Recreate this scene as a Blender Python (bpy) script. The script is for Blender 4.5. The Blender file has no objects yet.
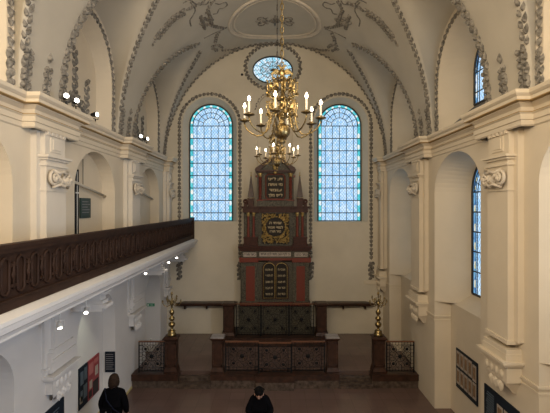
import bpy, math, random
from mathutils import Vector, Matrix, Euler
random.seed(7)
EYE = 5.06                     # eye height above the hall floor; the h values below are relative to it
F = 412.0                      # focal length in pixels of a 550 x 413 frame
PI = math.pi
sc = bpy.context.scene
COL = sc.collection
D0, D1 = -1.03, 15.25          # west and east end of the hall
W = 4.0                        # half width at the pier faces

# ------------------------------------------------------------------ camera, world, lights, exposure
cam = bpy.data.cameras.new('camera'); cam.sensor_width = 36; cam.lens = 36*F/550; cam.clip_start = 0.05
co = bpy.data.objects.new('camera', cam); COL.objects.link(co)
co.location = (0, 0, EYE); co.rotation_euler = (PI/2, 0, 0)
sc.camera = co
world = bpy.data.worlds.new('world'); sc.world = world; world.use_nodes = True
world.node_tree.nodes['Background'].inputs[0].default_value = (0.55, 0.7, 1, 1)
world.node_tree.nodes['Background'].inputs[1].default_value = 0.3
sc.view_settings.view_transform = 'Standard'; sc.view_settings.look = 'None'
sc.view_settings.gamma = 1; sc.view_settings.use_curve_mapping = False
sc.view_settings.exposure = 0.0
def area(name, loc, target, sx, sy, energy, color):
    l = bpy.data.lights.new(name, 'AREA'); l.shape = 'RECTANGLE'; l.size = sx; l.size_y = sy
    l.energy = energy; l.color = color
    o = bpy.data.objects.new(name, l); COL.objects.link(o); o.location = loc
    o.rotation_euler = (Vector(target)-Vector(loc)).to_track_quat('-Z', 'Y').to_euler()
    return o
WARM = (1.0, 0.76, 0.47); COOL = (0.72, 0.84, 1.0)
area('west_fill', (0, -0.7, EYE+3.6), (0, 13, EYE+0.6), 4.5, 1.6, 400, (1, .88, .72))                     # added fill light behind the viewer, brightens the hall and east wall
area('cornice_lamps_north', (-3.45, 2.6, EYE+2.05), (3.6, 8.0, EYE+1.0), 4.0, .5, 230, WARM)     # rows of lamps on the cornices of the two west bays
area('cornice_lamps_south', (3.45, 2.6, EYE+2.05), (-3.6, 9.0, EYE+1.4), 4.0, .5, 120, WARM)
area('daylight_south_west', (4.62, 5.15, EYE-0.6), (-4, 8.2, EYE-2.2), 1.3, 3.0, 22, COOL)        # the nearer south windows, out of frame
area('daylight_south_far_west', (4.45, 1.0, EYE-0.6), (-4, 6.5, EYE-2.0), 1.5, 3.2, 340, (.66, .80, 1.0))

# ------------------------------------------------------------------ materials
M = {}
def mat(name, color, rough=.7, metal=0.0, nscale=0, namt=0.0, bump=0.0, emit=None, estr=0, c2=None, spec=.5):
    m = bpy.data.materials.new(name); m.use_nodes = True; nt = m.node_tree; b = nt.nodes['Principled BSDF']
    b.inputs['Base Color'].default_value = (*color, 1); b.inputs['Roughness'].default_value = rough
    b.inputs['Metallic'].default_value = metal; b.inputs['Specular IOR Level'].default_value = spec
    if nscale:
        tc = nt.nodes.new('ShaderNodeTexCoord'); n = nt.nodes.new('ShaderNodeTexNoise')
        n.inputs['Scale'].default_value = nscale; n.inputs['Detail'].default_value = 6
        nt.links.new(tc.outputs['Object'], n.inputs['Vector'])
        r = nt.nodes.new('ShaderNodeValToRGB'); r.color_ramp.elements[0].position = .32; r.color_ramp.elements[1].position = .68
        k = 1-namt; r.color_ramp.elements[0].color = (*[c*k for c in (c2 or color)], 1); r.color_ramp.elements[1].color = (*color, 1)
        nt.links.new(n.outputs['Fac'], r.inputs['Fac']); nt.links.new(r.outputs['Color'], b.inputs['Base Color'])
        if bump:
            bp = nt.nodes.new('ShaderNodeBump'); bp.inputs['Strength'].default_value = bump; bp.inputs['Distance'].default_value = .01
            nt.links.new(n.outputs['Fac'], bp.inputs['Height']); nt.links.new(bp.outputs['Normal'], b.inputs['Normal'])
    if emit:
        b.inputs['Emission Color'].default_value = (*emit, 1); b.inputs['Emission Strength'].default_value = estr
    M[name] = m; return m
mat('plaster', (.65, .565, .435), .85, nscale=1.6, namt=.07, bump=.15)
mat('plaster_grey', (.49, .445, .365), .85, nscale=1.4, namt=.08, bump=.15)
mat('plaster_east', (.60, .54, .43), .85, nscale=.9, namt=.14, bump=.15)
mat('plaster_pale', (.66, .60, .51), .85, nscale=1.6, namt=.06, bump=.1)
mat('plaster_white', (.66, .64, .62), .85, nscale=1.6, namt=.06, bump=.1)
mat('stucco_leaf', (.31, .285, .245), .85, nscale=16, namt=.72, bump=.6, spec=.2)
mat('stucco_cream', (.60, .53, .43), .8, nscale=9, namt=.1)
mat('ochre', (.38, .25, .10), .7)
mat('slate', (.16, .155, .15), .7, nscale=6, namt=.2)
mat('oak_dark', (.040, .020, .013), .6, nscale=5, namt=.4, bump=.2, spec=.15)
mat('marble_brown', (.060, .028, .018), .35, nscale=7, namt=.55, c2=(.05, .028, .02), spec=.25)
mat('marble_step', (.12, .088, .068), .4, nscale=9, namt=.45, c2=(.06, .04, .03), spec=.3)
mat('marble_grey_cap', (.27, .25, .25), .35, nscale=14, namt=.35)
mat('marble_red', (.16, .03, .018), .4, nscale=22, namt=.35, c2=(.2, .06, .04), spec=.2)
mat('marble_red_dark', (.062, .019, .010), .4, nscale=16, namt=.5, spec=.2)
mat('marble_green', (.13, .115, .08), .45, nscale=34, namt=.8, c2=(.05, .05, .045), spec=.2)
mat('gold', (.62, .44, .15), .4, .5, nscale=30, namt=.6)
mat('gold_text', (.42, .34, .20), .5, .2)
mat('brass', (.46, .34, .15), .32, 1.0, nscale=38, namt=.75)
mat('brass_dark', (.18, .13, .06), .35, .9)
mat('bronze', (.016, .012, .009), .5, .2, spec=.2)
mat('iron', (.008, .008, .009), .6, .2, spec=.2)
mat('black_metal', (.02, .02, .02), .5, .4)
mat('chain_steel', (.05, .045, .04), .5, .6)
mat('candle', (.75, .68, .55), .6, emit=(1, .75, .45), estr=.12)
mat('flame', (1, .85, .6), .4, emit=(1, .82, .54), estr=22)
mat('lamp_lens', (1, .95, .85), .3, emit=(1, .93, .80), estr=9)
mat('coat', (.003, .003, .004), 1, spec=.05)
mat('dark_blue_cloth', (.008, .010, .020), .9, spec=.1)
mat('skin', (.36, .20, .14), .6)
mat('hair_brown', (.040, .024, .016), .8, nscale=40, namt=.5, spec=.1)
mat('hair_black', (.004, .0035, .0035), .8, nscale=40, namt=.3, spec=.1)
mat('panel_navy', (.010, .016, .026), .6, spec=.2)
mat('panel_red', (.30, .045, .05), .5, nscale=3, namt=.15)
mat('paper', (.42, .36, .30), .7, nscale=8, namt=.2)
mat('print_brown', (.28, .17, .09), .7, nscale=14, namt=.5)
mat('print_blue', (.08, .11, .14), .7)
mat('print_pink', (.42, .14, .13), .7)
mat('print_dark', (.03, .02, .02), .7, nscale=20, namt=.5)
mat('sign_green', (.015, .035, .028), .4)
mat('exit_green', (.03, .16, .08), .5, emit=(.03, .2, .1), estr=.15)
mat('white_paint', (.75, .75, .72), .5)
mat('lead', (.02, .025, .03), .5, .3)
mat('window_iron', (.05, .055, .06), .6, .2)
mat('handrail_wood', (.17, .07, .035), .35, nscale=8, namt=.3)

def floor_mat():
    m = bpy.data.materials.new('floor_tiles'); m.use_nodes = True; nt = m.node_tree; b = nt.nodes['Principled BSDF']
    tc = nt.nodes.new('ShaderNodeTexCoord'); mp = nt.nodes.new('ShaderNodeMapping'); br = nt.nodes.new('ShaderNodeTexBrick')
    br.offset = 0; br.inputs['Color1'].default_value = (.150, .098, .084, 1); br.inputs['Color2'].default_value = (.168, .108, .092, 1)
    br.inputs['Mortar'].default_value = (.11, .072, .06, 1); br.inputs['Scale'].default_value = 1
    br.inputs['Brick Width'].default_value = .4; br.inputs['Row Height'].default_value = .4; br.inputs['Mortar Size'].default_value = .004
    n = nt.nodes.new('ShaderNodeTexNoise'); n.inputs['Scale'].default_value = 1.2
    mx = nt.nodes.new('ShaderNodeMix'); mx.data_type = 'RGBA'; mx.blend_type = 'MULTIPLY'; mx.inputs[0].default_value = .35
    nt.links.new(tc.outputs['Object'], mp.inputs['Vector']); nt.links.new(mp.outputs[0], br.inputs['Vector'])
    nt.links.new(tc.outputs['Object'], n.inputs['Vector'])
    nt.links.new(br.outputs['Color'], mx.inputs[6]); nt.links.new(n.outputs['Fac'], mx.inputs[7])
    nt.links.new(mx.outputs[2], b.inputs['Base Color']); b.inputs['Roughness'].default_value = .24
    M['floor'] = m
floor_mat()

def glass_mat(name, axis, color, color2, strength, pitch=.115, lead=.09):
    """Leaded stained glass, daylight behind it: panes of slightly different blue between lead lines in a diamond net."""
    m = bpy.data.materials.new(name); m.use_nodes = True; nt = m.node_tree; nt.nodes.clear()
    N = nt.nodes.new; L = nt.links.new
    out = N('ShaderNodeOutputMaterial'); em = N('ShaderNodeEmission'); tc = N('ShaderNodeTexCoord'); sp = N('ShaderNodeSeparateXYZ')
    L(tc.outputs['Object'], sp.inputs[0])
    def math_(op, a, b=None):
        n = N('ShaderNodeMath'); n.operation = op
        for i, v in enumerate((a, b)):
            if v is None: continue
            if isinstance(v, (int, float)): n.inputs[i].default_value = v
            else: L(v, n.inputs[i])
        return n.outputs[0]
    u = sp.outputs[axis]; v = sp.outputs[2]
    lines = None; cells = []
    for s in (1, -1):
        d = math_('DIVIDE', math_('ADD', math_('MULTIPLY', u, 1.25*s), v), pitch)
        fr = math_('ABSOLUTE', math_('SUBTRACT', math_('FRACT', d), .5))
        ln = math_('GREATER_THAN', fr, .5-lead)
        cells.append(math_('FLOOR', d))
        lines = ln if lines is None else math_('MAXIMUM', lines, ln)
    cb = N('ShaderNodeCombineXYZ'); L(cells[0], cb.inputs[0]); L(cells[1], cb.inputs[1])
    wn = N('ShaderNodeTexWhiteNoise'); wn.noise_dimensions = '3D'; L(cb.outputs[0], wn.inputs['Vector'])
    mx = N('ShaderNodeMix'); mx.data_type = 'RGBA'; L(wn.outputs['Value'], mx.inputs[0])
    mx.inputs[6].default_value = (*color, 1); mx.inputs[7].default_value = (*color2, 1)
    m2 = N('ShaderNodeMix'); m2.data_type = 'RGBA'; L(math_('MULTIPLY', lines, .6), m2.inputs[0])
    L(mx.outputs[2], m2.inputs[6]); m2.inputs[7].default_value = (.07, .11, .16, 1)
    L(m2.outputs[2], em.inputs[0]); em.inputs[1].default_value = strength
    L(em.outputs[0], out.inputs[0]); M[name] = m
for ax, tag_ in ((0, 'east'), (1, 'side')):
    edge = ((.07, .58, .68), (.16, .75, .80)) if ax == 0 else ((.08, .22, .50), (.22, .48, .70))
    glass_mat('glass_blue_'+tag_, ax, (.32, .60, .92), (.62, .80, .98), 1.22, pitch=.13, lead=.09)
    glass_mat('glass_teal_'+tag_, ax, *edge, 1.0, pitch=.2, lead=.04)
    glass_mat('glass_white_'+tag_, ax, (.75, .85, .92), (.9, .9, .8), 1.1, pitch=.3, lead=.02)
    glass_mat('glass_rose_'+tag_, ax, (.30, .70, .90), (.85, .93, 1.0), 1.15, pitch=.13, lead=.09)
    glass_mat('glass_amber_'+tag_, ax, (.72, .68, .40), (.85, .85, .75), 1.0, pitch=.3, lead=.02)

# ------------------------------------------------------------------ mesh helpers
class MB:
    def __init__(s): s.v = []; s.f = []; s.mi = []; s.sm = []
    def add(s, vs, fs, mi=0, smooth=False):
        o = len(s.v); s.v += [tuple(p) for p in vs]
        for f in fs: s.f.append(tuple(i+o for i in f)); s.mi.append(mi); s.sm.append(smooth)
    def box(s, x0, x1, y0, y1, z0, z1, mi=0):
        vs = [(x, y, z) for x in (x0, x1) for y in (y0, y1) for z in (z0, z1)]
        s.add(vs, [(0, 1, 3, 2), (4, 6, 7, 5), (0, 4, 5, 1), (2, 3, 7, 6), (0, 2, 6, 4), (1, 5, 7, 3)], mi)
    def taper(s, x0, x1, y0, y1, z0, z1, g, gy=None, mi=0):
        gy = g if gy is None else gy
        vs = [(x0, y0, z0), (x1, y0, z0), (x1, y1, z0), (x0, y1, z0), (x0-g, y0-gy, z1), (x1+g, y0-gy, z1), (x1+g, y1+gy, z1), (x0-g, y1+gy, z1)]
        s.add(vs, [(3, 2, 1, 0), (4, 5, 6, 7), (0, 1, 5, 4), (1, 2, 6, 5), (2, 3, 7, 6), (3, 0, 4, 7)], mi)
    def quad(s, a, b, c, d, mi=0): s.add([a, b, c, d], [(0, 1, 2, 3)], mi)
    def grid(s, rows, mi=0, smooth=False, closed=False):
        n = len(rows[0]); vs = [p for r in rows for p in r]; fs = []
        for i in range(len(rows)-1):
            for j in range(n if closed else n-1):
                k = (j+1) % n
                fs.append((i*n+j, i*n+k, (i+1)*n+k, (i+1)*n+j))
        s.add(vs, fs, mi, smooth)
    def lathe(s, prof, loc=(0, 0, 0), n=16, mi=0, flute=0):
        rows = []
        for r, z in prof:
            rows.append([(loc[0]+max(r*(1+(flute*math.cos(8*2*PI*k/n*1.0) if flute else 0)), 1e-4)*math.cos(2*PI*k/n), loc[1]+max(r*(1+(flute*math.cos(8*2*PI*k/n) if flute else 0)), 1e-4)*math.sin(2*PI*k/n), loc[2]+z) for k in range(n)])
        s.grid(rows, mi, True, True)
    def tube(s, pts, r, n=6, mi=0, closed=False):
        pts = [Vector(p) for p in pts]; m = len(pts); rows = []
        rr = r if isinstance(r, (list, tuple)) else [r]*m
        up = None
        for i, p in enumerate(pts):
            a = pts[(i-1) % m] if (closed or i > 0) else p; b = pts[(i+1) % m] if (closed or i < m-1) else p
            t = (b-a)
            if t.length < 1e-9: t = Vector((0, 0, 1))
            t.normalize()
            if up is None:
                up = Vector((0, 0, 1)) if abs(t.z) < .9 else Vector((1, 0, 0))
            e1 = t.cross(up)
            if e1.length < 1e-4: e1 = t.cross(Vector((0, 1, 0)))
            e1.normalize(); e2 = e1.cross(t).normalized(); up = e2
            rows.append([tuple(p+(e1*math.cos(2*PI*k/n)+e2*math.sin(2*PI*k/n))*rr[i]) for k in range(n)])
        if closed: rows.append(rows[0])
        s.grid(rows, mi, True, True)
        if not closed:
            o = len(s.v)-n*m
            s.f.append(tuple(o+k for k in range(n))[::-1]); s.mi.append(mi); s.sm.append(False)
            s.f.append(tuple(len(s.v)-n+k for k in range(n))); s.mi.append(mi); s.sm.append(False)
    def ball(s, c, r, n=8, mi=0):
        rx, ry, rz = r if isinstance(r, (tuple, list)) else (r, r, r); rows = []
        for i in range(n//2+1):
            a = -PI/2+PI*i/(n//2)
            rows.append([(c[0]+rx*max(math.cos(a), 1e-3)*math.cos(2*PI*k/n), c[1]+ry*max(math.cos(a), 1e-3)*math.sin(2*PI*k/n), c[2]+rz*math.sin(a)) for k in range(n)])
        s.grid(rows, mi, True, True)
    def prism(s, outline, depth, frame, mi=0):
        """outline in (a, b); frame(a, b, c) -> point; c from 0 to depth"""
        n = len(outline); vs = [frame(a, b, 0) for a, b in outline]+[frame(a, b, depth) for a, b in outline]
        s.add(vs, [tuple(range(n)), tuple(range(2*n-1, n-1, -1))]+[(i, (i+1) % n, n+(i+1) % n, n+i) for i in range(n)], mi)
    def leaf(s, p, t, nrm, L_, w, h, mi=0):
        """a small stucco leaf: raised boss pointing along t on the surface with normal nrm"""
        p = Vector(p); t = Vector(t).normalized(); n = Vector(nrm).normalized(); b = t.cross(n).normalized()
        P = lambda a, c, d: tuple(p+t*(a*L_)+b*(c*w)+n*(d*h))
        vs = [P(-.5, 0, 0), P(-.25, .5, 0), P(.25, .42, 0), P(.6, 0, .25), P(.25, -.42, 0), P(-.25, -.5, 0), P(-.12, .2, 1), P(.2, 0, .9), P(-.12, -.2, 1), P(-.3, 0, .5)]
        s.add(vs, [(0, 1, 6, 9), (1, 2, 7, 6), (2, 3, 7), (3, 4, 7), (4, 5, 8, 7), (5, 0, 9, 8), (9, 6, 7, 8)], mi)
    def build(s, name, mats, parent=None, loc=None):
        me = bpy.data.meshes.new(name); me.from_pydata(s.v, [], s.f)
        for m in (mats if isinstance(mats, (list, tuple)) else [mats]): me.materials.append(M[m] if isinstance(m, str) else m)
        me.polygons.foreach_set('material_index', s.mi); me.polygons.foreach_set('use_smooth', s.sm)
        me.update()
        import bmesh as bm_
        b = bm_.new(); b.from_mesh(me); bm_.ops.remove_doubles(b, verts=b.verts, dist=1e-5); bm_.ops.recalc_face_normals(b, faces=b.faces); b.to_mesh(me); b.free()
        o = bpy.data.objects.new(name, me); COL.objects.link(o)
        if parent: o.parent = parent
        if loc: o.location = loc
        return o
def tag(o, label=None, cat=None, group=None, kind=None):
    for k, v in (('label', label), ('category', cat), ('group', group), ('kind', kind)):
        if v: o[k] = v
    return o
def thing(name, label, cat, loc=(0, 0, 0), rz=0, group=None):
    o = bpy.data.objects.new(name, None); COL.objects.link(o); o.location = loc; o.rotation_euler = (0, 0, rz); o.empty_display_size = .1
    return tag(o, label, cat, group)
def struct(mb, name, mats):
    o = mb.build(name, mats); o['kind'] = 'structure'; return o
def copy_tree(o, parent=None):
    c = o.copy(); COL.objects.link(c); c.parent = parent
    for ch in [x for x in COL.objects if x.parent == o]: copy_tree(ch, c)
    return c
def E(x, d, h): return (x, d, EYE+h)

# opening: dict(c, a, bot, spring, b) arch, or dict(c, a, yc, b, ell=True)
def op_rng(o, x):
    t = max(0, 1-((x-o['c'])/o['a'])**2)**.5
    if o.get('ell'): return o['yc']-o['b']*t, o['yc']+o['b']*t
    return o['bot'], o['spring']+o['b']*t
def plate(mb, lo, hi, ybot, ytop, ops, fr, mi=0, nseg=20):
    """flat wall with arched openings: fr(s, h) -> point; ytop number or function of s"""
    top = ytop if callable(ytop) else (lambda x: ytop)
    xs = {lo, hi}
    for o in ops:
        for k in range(nseg+1): xs.add(min(hi, max(lo, o['c']-o['a']*math.cos(PI*k/nseg))))
    if callable(ytop):
        for k in range(41): xs.add(lo+(hi-lo)*(.5-.5*math.cos(PI*k/40)))
    xs = sorted(xs)
    for a, b in zip(xs, xs[1:]):
        if b-a < 1e-6: continue
        mid = (a+b)/2; act = sorted([o for o in ops if abs(mid-o['c']) < o['a']], key=lambda o: op_rng(o, mid)[0])
        A = [ybot]; B = [ybot]
        for o in act:
            ra = op_rng(o, a); rb = op_rng(o, b)
            A += [ra[0], ra[1]]; B += [rb[0], rb[1]]
        A.append(top(a)); B.append(top(b))
        for k in range(0, len(A), 2):
            if max(A[k+1]-A[k], B[k+1]-B[k]) > 1e-5:
                mb.quad(fr(a, A[k]), fr(b, B[k]), fr(b, B[k+1]), fr(a, A[k+1]), mi)
def outline(o, n=24, off=0.0, bot=None):
    """points (s, h) of an arch from the lower left over the crown to the lower right (closed for ellipses)"""
    if o.get('ell'):
        return [(o['c']+(o['a']+off)*math.cos(2*PI*k/n), o['yc']+(o['b']+off)*math.sin(2*PI*k/n)) for k in range(n)]
    bt = o['bot'] if bot is None else bot
    pts = [(o['c']-o['a']-off, bt)]
    for k in range(n+1):
        a = PI-PI*k/n
        pts.append((o['c']+(o['a']+off)*math.cos(a), o['spring']+(o['b']+off)*math.sin(a)))
    pts.append((o['c']+o['a']+off, bt)); return pts
def resample(pts, step):
    out = []; acc = 0; pts = [Vector(p) for p in pts]
    for a, b in zip(pts, pts[1:]):
        l = (b-a).length; d = -acc
        while d+step <= l+1e-9:
            d += step
            if l > 1e-9: out.append((a+(b-a)*(d/l), (b-a).normalized()))
        acc = l-d
    return out
def leaf_chain(mb, pts, nrm, step=.1, L_=.13, w=.085, h=.045, side=.045, jit=.15, mi=0):
    """alternating stucco leaves along a line on a surface; nrm(p) gives the surface normal"""
    for i, (p, t) in enumerate(resample(pts, step)):
        n = Vector(nrm(p)).normalized(); b = t.cross(n).normalized(); s_ = 1 if i % 2 else -1
        tt = (t+b*s_*.55+b*random.uniform(-jit, jit)).normalized(); k = random.uniform(.8, 1.15)
        mb.leaf(p+b*s_*side, tt, n, L_*k, w*k, h)
def bead_chain(mb, pts, nrm, step=.12, r=.055, h=.03):
    """single file of shells, wider than long"""
    for i, (p, t) in enumerate(resample(pts, step)):
        n = Vector(nrm(p)).normalized(); k = random.uniform(.85, 1.1)
        mb.leaf(p, t, n, step*1.05*k, r*2*k, h)

# ------------------------------------------------------------------ floor and hall shell
m = MB(); m.box(-4.9, 4.9, D0-.3, D1+.5, -.2, 0); struct(m, 'floor', 'floor')

BAY = [13.25, 9.17, 5.09, 1.01]          # wall arches
VB = [13.35, 9.25, 5.15, 1.05]           # lunettes above them
RX, RY, SP = 4.05, 4.33, 1.70           # barrel: half width, rise, springing
PT = math.radians(54)
def vp(phi, d, s=1): return Vector(E(s*RX*math.cos(phi), d, SP+RY*math.sin(phi)))
def vn(p):
    x = p[0]; h = p[2]-EYE-SP; return Vector((-x/RX**2, 0, -h/RY**2)).normalized()
def groin(phi, k=1):
    if phi >= PT: return 0
    return 1.55*(1-(phi/PT)**2)**.75 if k == 0 else 1.40*(1-(phi/PT)**2)**.62
def cen(phi, k):          # the west lunettes lean a little towards the west
    return VB[k]-(0 if k == 0 else .33*min(1, phi/PT))
RIM_W, RIM_A, RIM_S = 4.15, 1.38, 3.15
def rim(yr):
    return RIM_A if yr < RIM_S else math.sqrt(max(0, RIM_A**2-(yr-RIM_S)**2))
# barrel vault with lunettes
m = MB()
phis = [PT*(1-(1-k/22)**1.6) for k in range(23)]
allphi = phis+[PT+(PI/2-PT)*k/8 for k in range(1, 9)]
bnd = [D1+.05]+[None]*0
cuts = range(5)
for s in (1, -1):
    for k in cuts:
        rows = []
        for ph in allphi:
            a = D1 if k == 0 else cen(ph, k-1)-groin(ph, k-1); b = D0 if k == 4 else cen(ph, k)+groin(ph, k)
            n = 7; rows.append([vp(ph, a+(b-a)*j/n, s) for j in range(n+1)])
        m.grid(rows, 0, True)
    for bi, c in enumerate(VB):
        for sd in (1, -1):
            rows = []
            for ph in phis:
                g = groin(ph, bi); p = vp(ph, cen(ph, bi)+sd*g, s); yg = SP+RY*math.sin(ph)
                yr = SP+(yg-SP)*(RIM_S+RIM_A-SP)/(RY*math.sin(PT)); q = Vector(E(s*RIM_W, c+sd*rim(yr), yr))
                rows.append([p.lerp(q, j/3) for j in range(4)])
            m.grid(rows, 0, True)
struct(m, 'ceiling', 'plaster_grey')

# clerestory: lunette walls with window niches
UP = dict(a=1.22, bot=1.78, spring=3.05, b=1.25)
UPG = dict(a=.70, bot=2.45, spring=3.2, b=.75)
UW = 4.85
def side_frame(s, w): return lambda d, h: E(s*w, d, h)
def reveal(mb, o1, w1, o2, w2, s, n=24, mi=0, closed=False):
    A = outline(o1, n); B = outline(o2, n)
    mb.grid([[E(s*w1, a, b) for a, b in A], [E(s*w2, a, b) for a, b in B]], mi)
def side_walls(s):
    side = 'right' if s > 0 else 'left'
    m = MB()
    for c in VB:
        fr = side_frame(s, RIM_W)
        o = dict(UP, c=c)
        plate(m, c-RIM_A, c+RIM_A, SP-.05, lambda d: RIM_S+math.sqrt(max(0, RIM_A**2-(d-c)**2)), [o], fr)
        g = dict(UPG, c=c)
        if s > 0:
            reveal(m, o, RIM_W, g, UW, s)
            # sloping slate weathering of the sill
            m.quad(E(4.15, c-1.22, 1.78), E(4.15, c+1.22, 1.78), E(UW, c+.70, 2.45), E(UW, c-.70, 2.45), 1)
            m.quad(E(3.85, c-1.33, 1.765), E(3.85, c+1.33, 1.765), E(4.15, c+1.33, 1.80), E(4.15, c-1.33, 1.80), 1)
        else:
            g = dict(UP, c=c, a=1.1, b=1.1)
            reveal(m, o, RIM_W, g, 4.5, s); plate(m, c-1.1, c+1.1, 1.7, lambda d: 3.05+math.sqrt(max(0, 1.21-(d-c)**2)), [], side_frame(s, 4.5))
            m.quad(E(-3.9, c-1.33, 1.765), E(-3.9, c+1.33, 1.765), E(-4.5, c+1.25, 2.0), E(-4.5, c-1.25, 2.0), 1)
    # upper wall between gallery / sill level and cornice, and the lower wall
    if s > 0:
        for i, c in enumerate(BAY):
            lo, hi = (BAY[i+1]+c)/2 if i < 3 else D0, (BAY[i-1]+c)/2 if i else D1
            o = dict(c=c, a=1.155, bot=-EYE, spring=.37, b=.85)
            plate(m, lo, hi, -EYE, SP, [o], side_frame(1, W))
            ou = dict(o, bot=-2.37); gl = dict(c=c, a=.70, bot=-2.08, spring=.34, b=.76)
            reveal(m, ou, W, dict(gl, bot=-2.37), 4.76, 1)
            for sd in (1, -1):
                m.quad(E(4, c+sd*1.155, -EYE), E(4.41, c+sd*1.155, -EYE), E(4.41, c+sd*1.155, -2.37), E(4, c+sd*1.155, -2.37))
                m.add([E(4, c+sd*1.155, -2.37), E(4.41, c+sd*1.155, -2.37), E(4.41, c+sd*.95, -2.37)], [(0, 1, 2)])
            m.quad(E(4.41, c-1.155, -EYE), E(4.41, c+1.155, -EYE), E(4.41, c+1.155, -2.40), E(4.41, c-1.155, -2.40))
            m.quad(E(4.41, c-1.155, -2.40), E(4.41, c+1.155, -2.40), E(4.80, c+1.155, -2.06), E(4.80, c-1.155, -2.06))
    else:
        for i, c in enumerate((13.2, 9.25, 5.25, 1.2)):
            cs = (13.2, 9.25, 5.25, 1.2)
            lo, hi = (cs[i+1]+c)/2 if i < 3 else D0, (cs[i-1]+c)/2 if i else D1
            o = dict(c=c, a=1.03, bot=-1.2, spring=.37, b=.85)
            plate(m, lo, hi, -1.5, SP, [o], side_frame(-1, W))
            reveal(m, o, W, dict(o), 4.31, -1)
            plate(m, c-1.1, c+1.1, -1.25, 1.3, [], side_frame(-1, 4.31))
            # ground floor
            lc, la, dp, cr = ((13.55, .84, 4.56, -2.16) if i == 0 else (c+.08, .99, 4.31, -1.95))
            o = dict(c=lc, a=la, bot=-EYE, spring=cr-la*.8, b=la*.8)
            plate(m, lo, hi, -EYE, -1.5, [o], side_frame(-1, W), 2)
            reveal(m, o, W, dict(o), dp, -1, mi=2)
            plate(m, lc-la-.05, lc+la+.05, -EYE, cr+.1, [], side_frame(-1, dp), 2)
    return struct(m, 'wall_'+side, ['plaster', 'slate', 'plaster_white'])
side_walls(1); side_walls(-1)

# east wall
WIN_E = [dict(c=-2.42, a=1.0, bot=-.56, spring=3.05, b=1.0), dict(c=2.44, a=1.0, bot=-.56, spring=3.05, b=1.0)]
OCU = dict(c=-.07, a=.93, yc=5.17, b=.75, ell=True)
BLIND = dict(c=.0, a=.65, bot=-4.2, spring=3.55, b=.65)
m = MB()
efr = lambda w: (lambda x, h: E(x, w, h))
plate(m, -4.9, 4.9, -EYE, 6.4, WIN_E+[OCU, BLIND], efr(D1))
for o in WIN_E:
    A = outline(o); B = outline(dict(o, a=.81, b=.81, bot=-.545))
    m.grid([[E(a, D1, b) for a, b in A], [E(a, D1+.4, b) for a, b in B]])
    m.quad(E(o['c']-1, D1, -.56), E(o['c']+1, D1, -.56), E(o['c']+.81, D1+.4, -.545), E(o['c']-.81, D1+.4, -.545))
A = outline(OCU, 36); B = outline(dict(OCU, c=-.09, a=.74, b=.50), 36)
m.grid([[E(a, D1, b) for a, b in A], [E(a, D1+.4, b) for a, b in B]], 0, False, True)
A = outline(BLIND)
m.grid([[E(a, D1, b) for a, b in A], [E(a, D1+.12, b) for a, b in A]])
m.quad(E(-.7, D1+.12, -4.2), E(.7, D1+.12, -4.2), E(.7, D1+.12, 4.3), E(-.7, D1+.12, 4.3))
struct(m, 'wall_back', 'plaster_east')
m = MB(); m.box(-4.9, 4.9, D0-.2, D0, 0, EYE+6.4); struct(m, 'wall_front', 'plaster')

# ------------------------------------------------------------------ windows (glass, border, medallions, irons)
WN = [0]
def window(o, fr, tg, bars=(), teal=.13, inner_arcs=True, medal='glass_white_'):
    WN[0] += 1; nm = 'window_%d' % WN[0]
    a, b_, sp_, bt = o['a'], o['b'], o['spring'], o['bot']; c = o['c']
    m = MB(); out = outline(o, 20); inn = outline(dict(o, a=a-teal, b=b_-teal, bot=bt+.02), 20)
    m.grid([[fr(p, q, 0) for p, q in out], [fr(p, q, 0) for p, q in inn]], 1)
    n = len(inn); mid = (c, sp_)
    m.add([fr(p, q, 0) for p, q in inn], [tuple(range(n))], 0)
    # white medallions in the coloured border
    k = 0
    H = sp_-bt
    nn = max(3, int(H/.42))
    for i in range(nn):
        for sx in (-1, 1):
            y = bt+.25+i*(H-.2)/nn; x = c+sx*(a-teal*.62)
            m.add([fr(x+.05*math.cos(t*PI/4), y+.10*math.sin(t*PI/4), -.006) for t in range(8)], [tuple(range(8))], 2)
    for i in range(9):
        t = PI*(i+.5)/9; r = a-teal*.6
        x = c+r*math.cos(t); y = sp_+r*math.sin(t)
        m.add([fr(x+.05*math.cos(q*PI/4), y+.05*math.sin(q*PI/4), -.006) for q in range(8)], [tuple(range(8))], 2)
    root = m.build(nm, ['glass_blue_'+tg, 'glass_teal_'+tg, medal+tg]); root['kind'] = 'structure'
    # saddle bars, fan arcs and rays
    f = MB(); th = .016
    def bar(p, q, r=th): f.tube([fr(*p, -.02), fr(*q, -.02)], r, 4)
    def xw(y): return a if y <= sp_ else a*math.sqrt(max(0, 1-((y-sp_)/b_)**2))
    y = sp_
    step = .47
    while y > bt+.2: bar((c-xw(y), y), (c+xw(y), y)); y -= step
    for x in (-.66, -.33, 0, .33, .66):
        bar((c+x*a, bt), (c+x*a, sp_), .011)
    for rr in (.38, .62, .86):
        f.tube([fr(c+rr*a*math.cos(PI*k/16), sp_+rr*b_*math.sin(PI*k/16), -.02) for k in range(17)], .012, 4)
    for k in range(1, 8):
        t = PI*k/8; bar((c+.38*a*math.cos(t), sp_+.38*b_*math.sin(t)), (c+.86*a*math.cos(t), sp_+.86*b_*math.sin(t)), .010)
    inn2 = outline(dict(o, a=a-teal, b=b_-teal), 20)
    f.tube([fr(p, q, -.015) for p, q in inn2], .007, 4)
    f.build('saddle_bars', 'lead', root)
    g = MB(); g.tube([fr(p, q, -.02) for p, q in out], .028, 6); g.tube([fr(c-a, bt, -.02), fr(c+a, bt, -.02)], .028, 6)
    g.build('window_frame', 'window_iron', root)
    return root
for o in WIN_E:
    window(dict(o, a=.81, b=.81, bot=-.545), lambda p, q, e: E(p, D1+.38+e, q), 'east')
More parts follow.
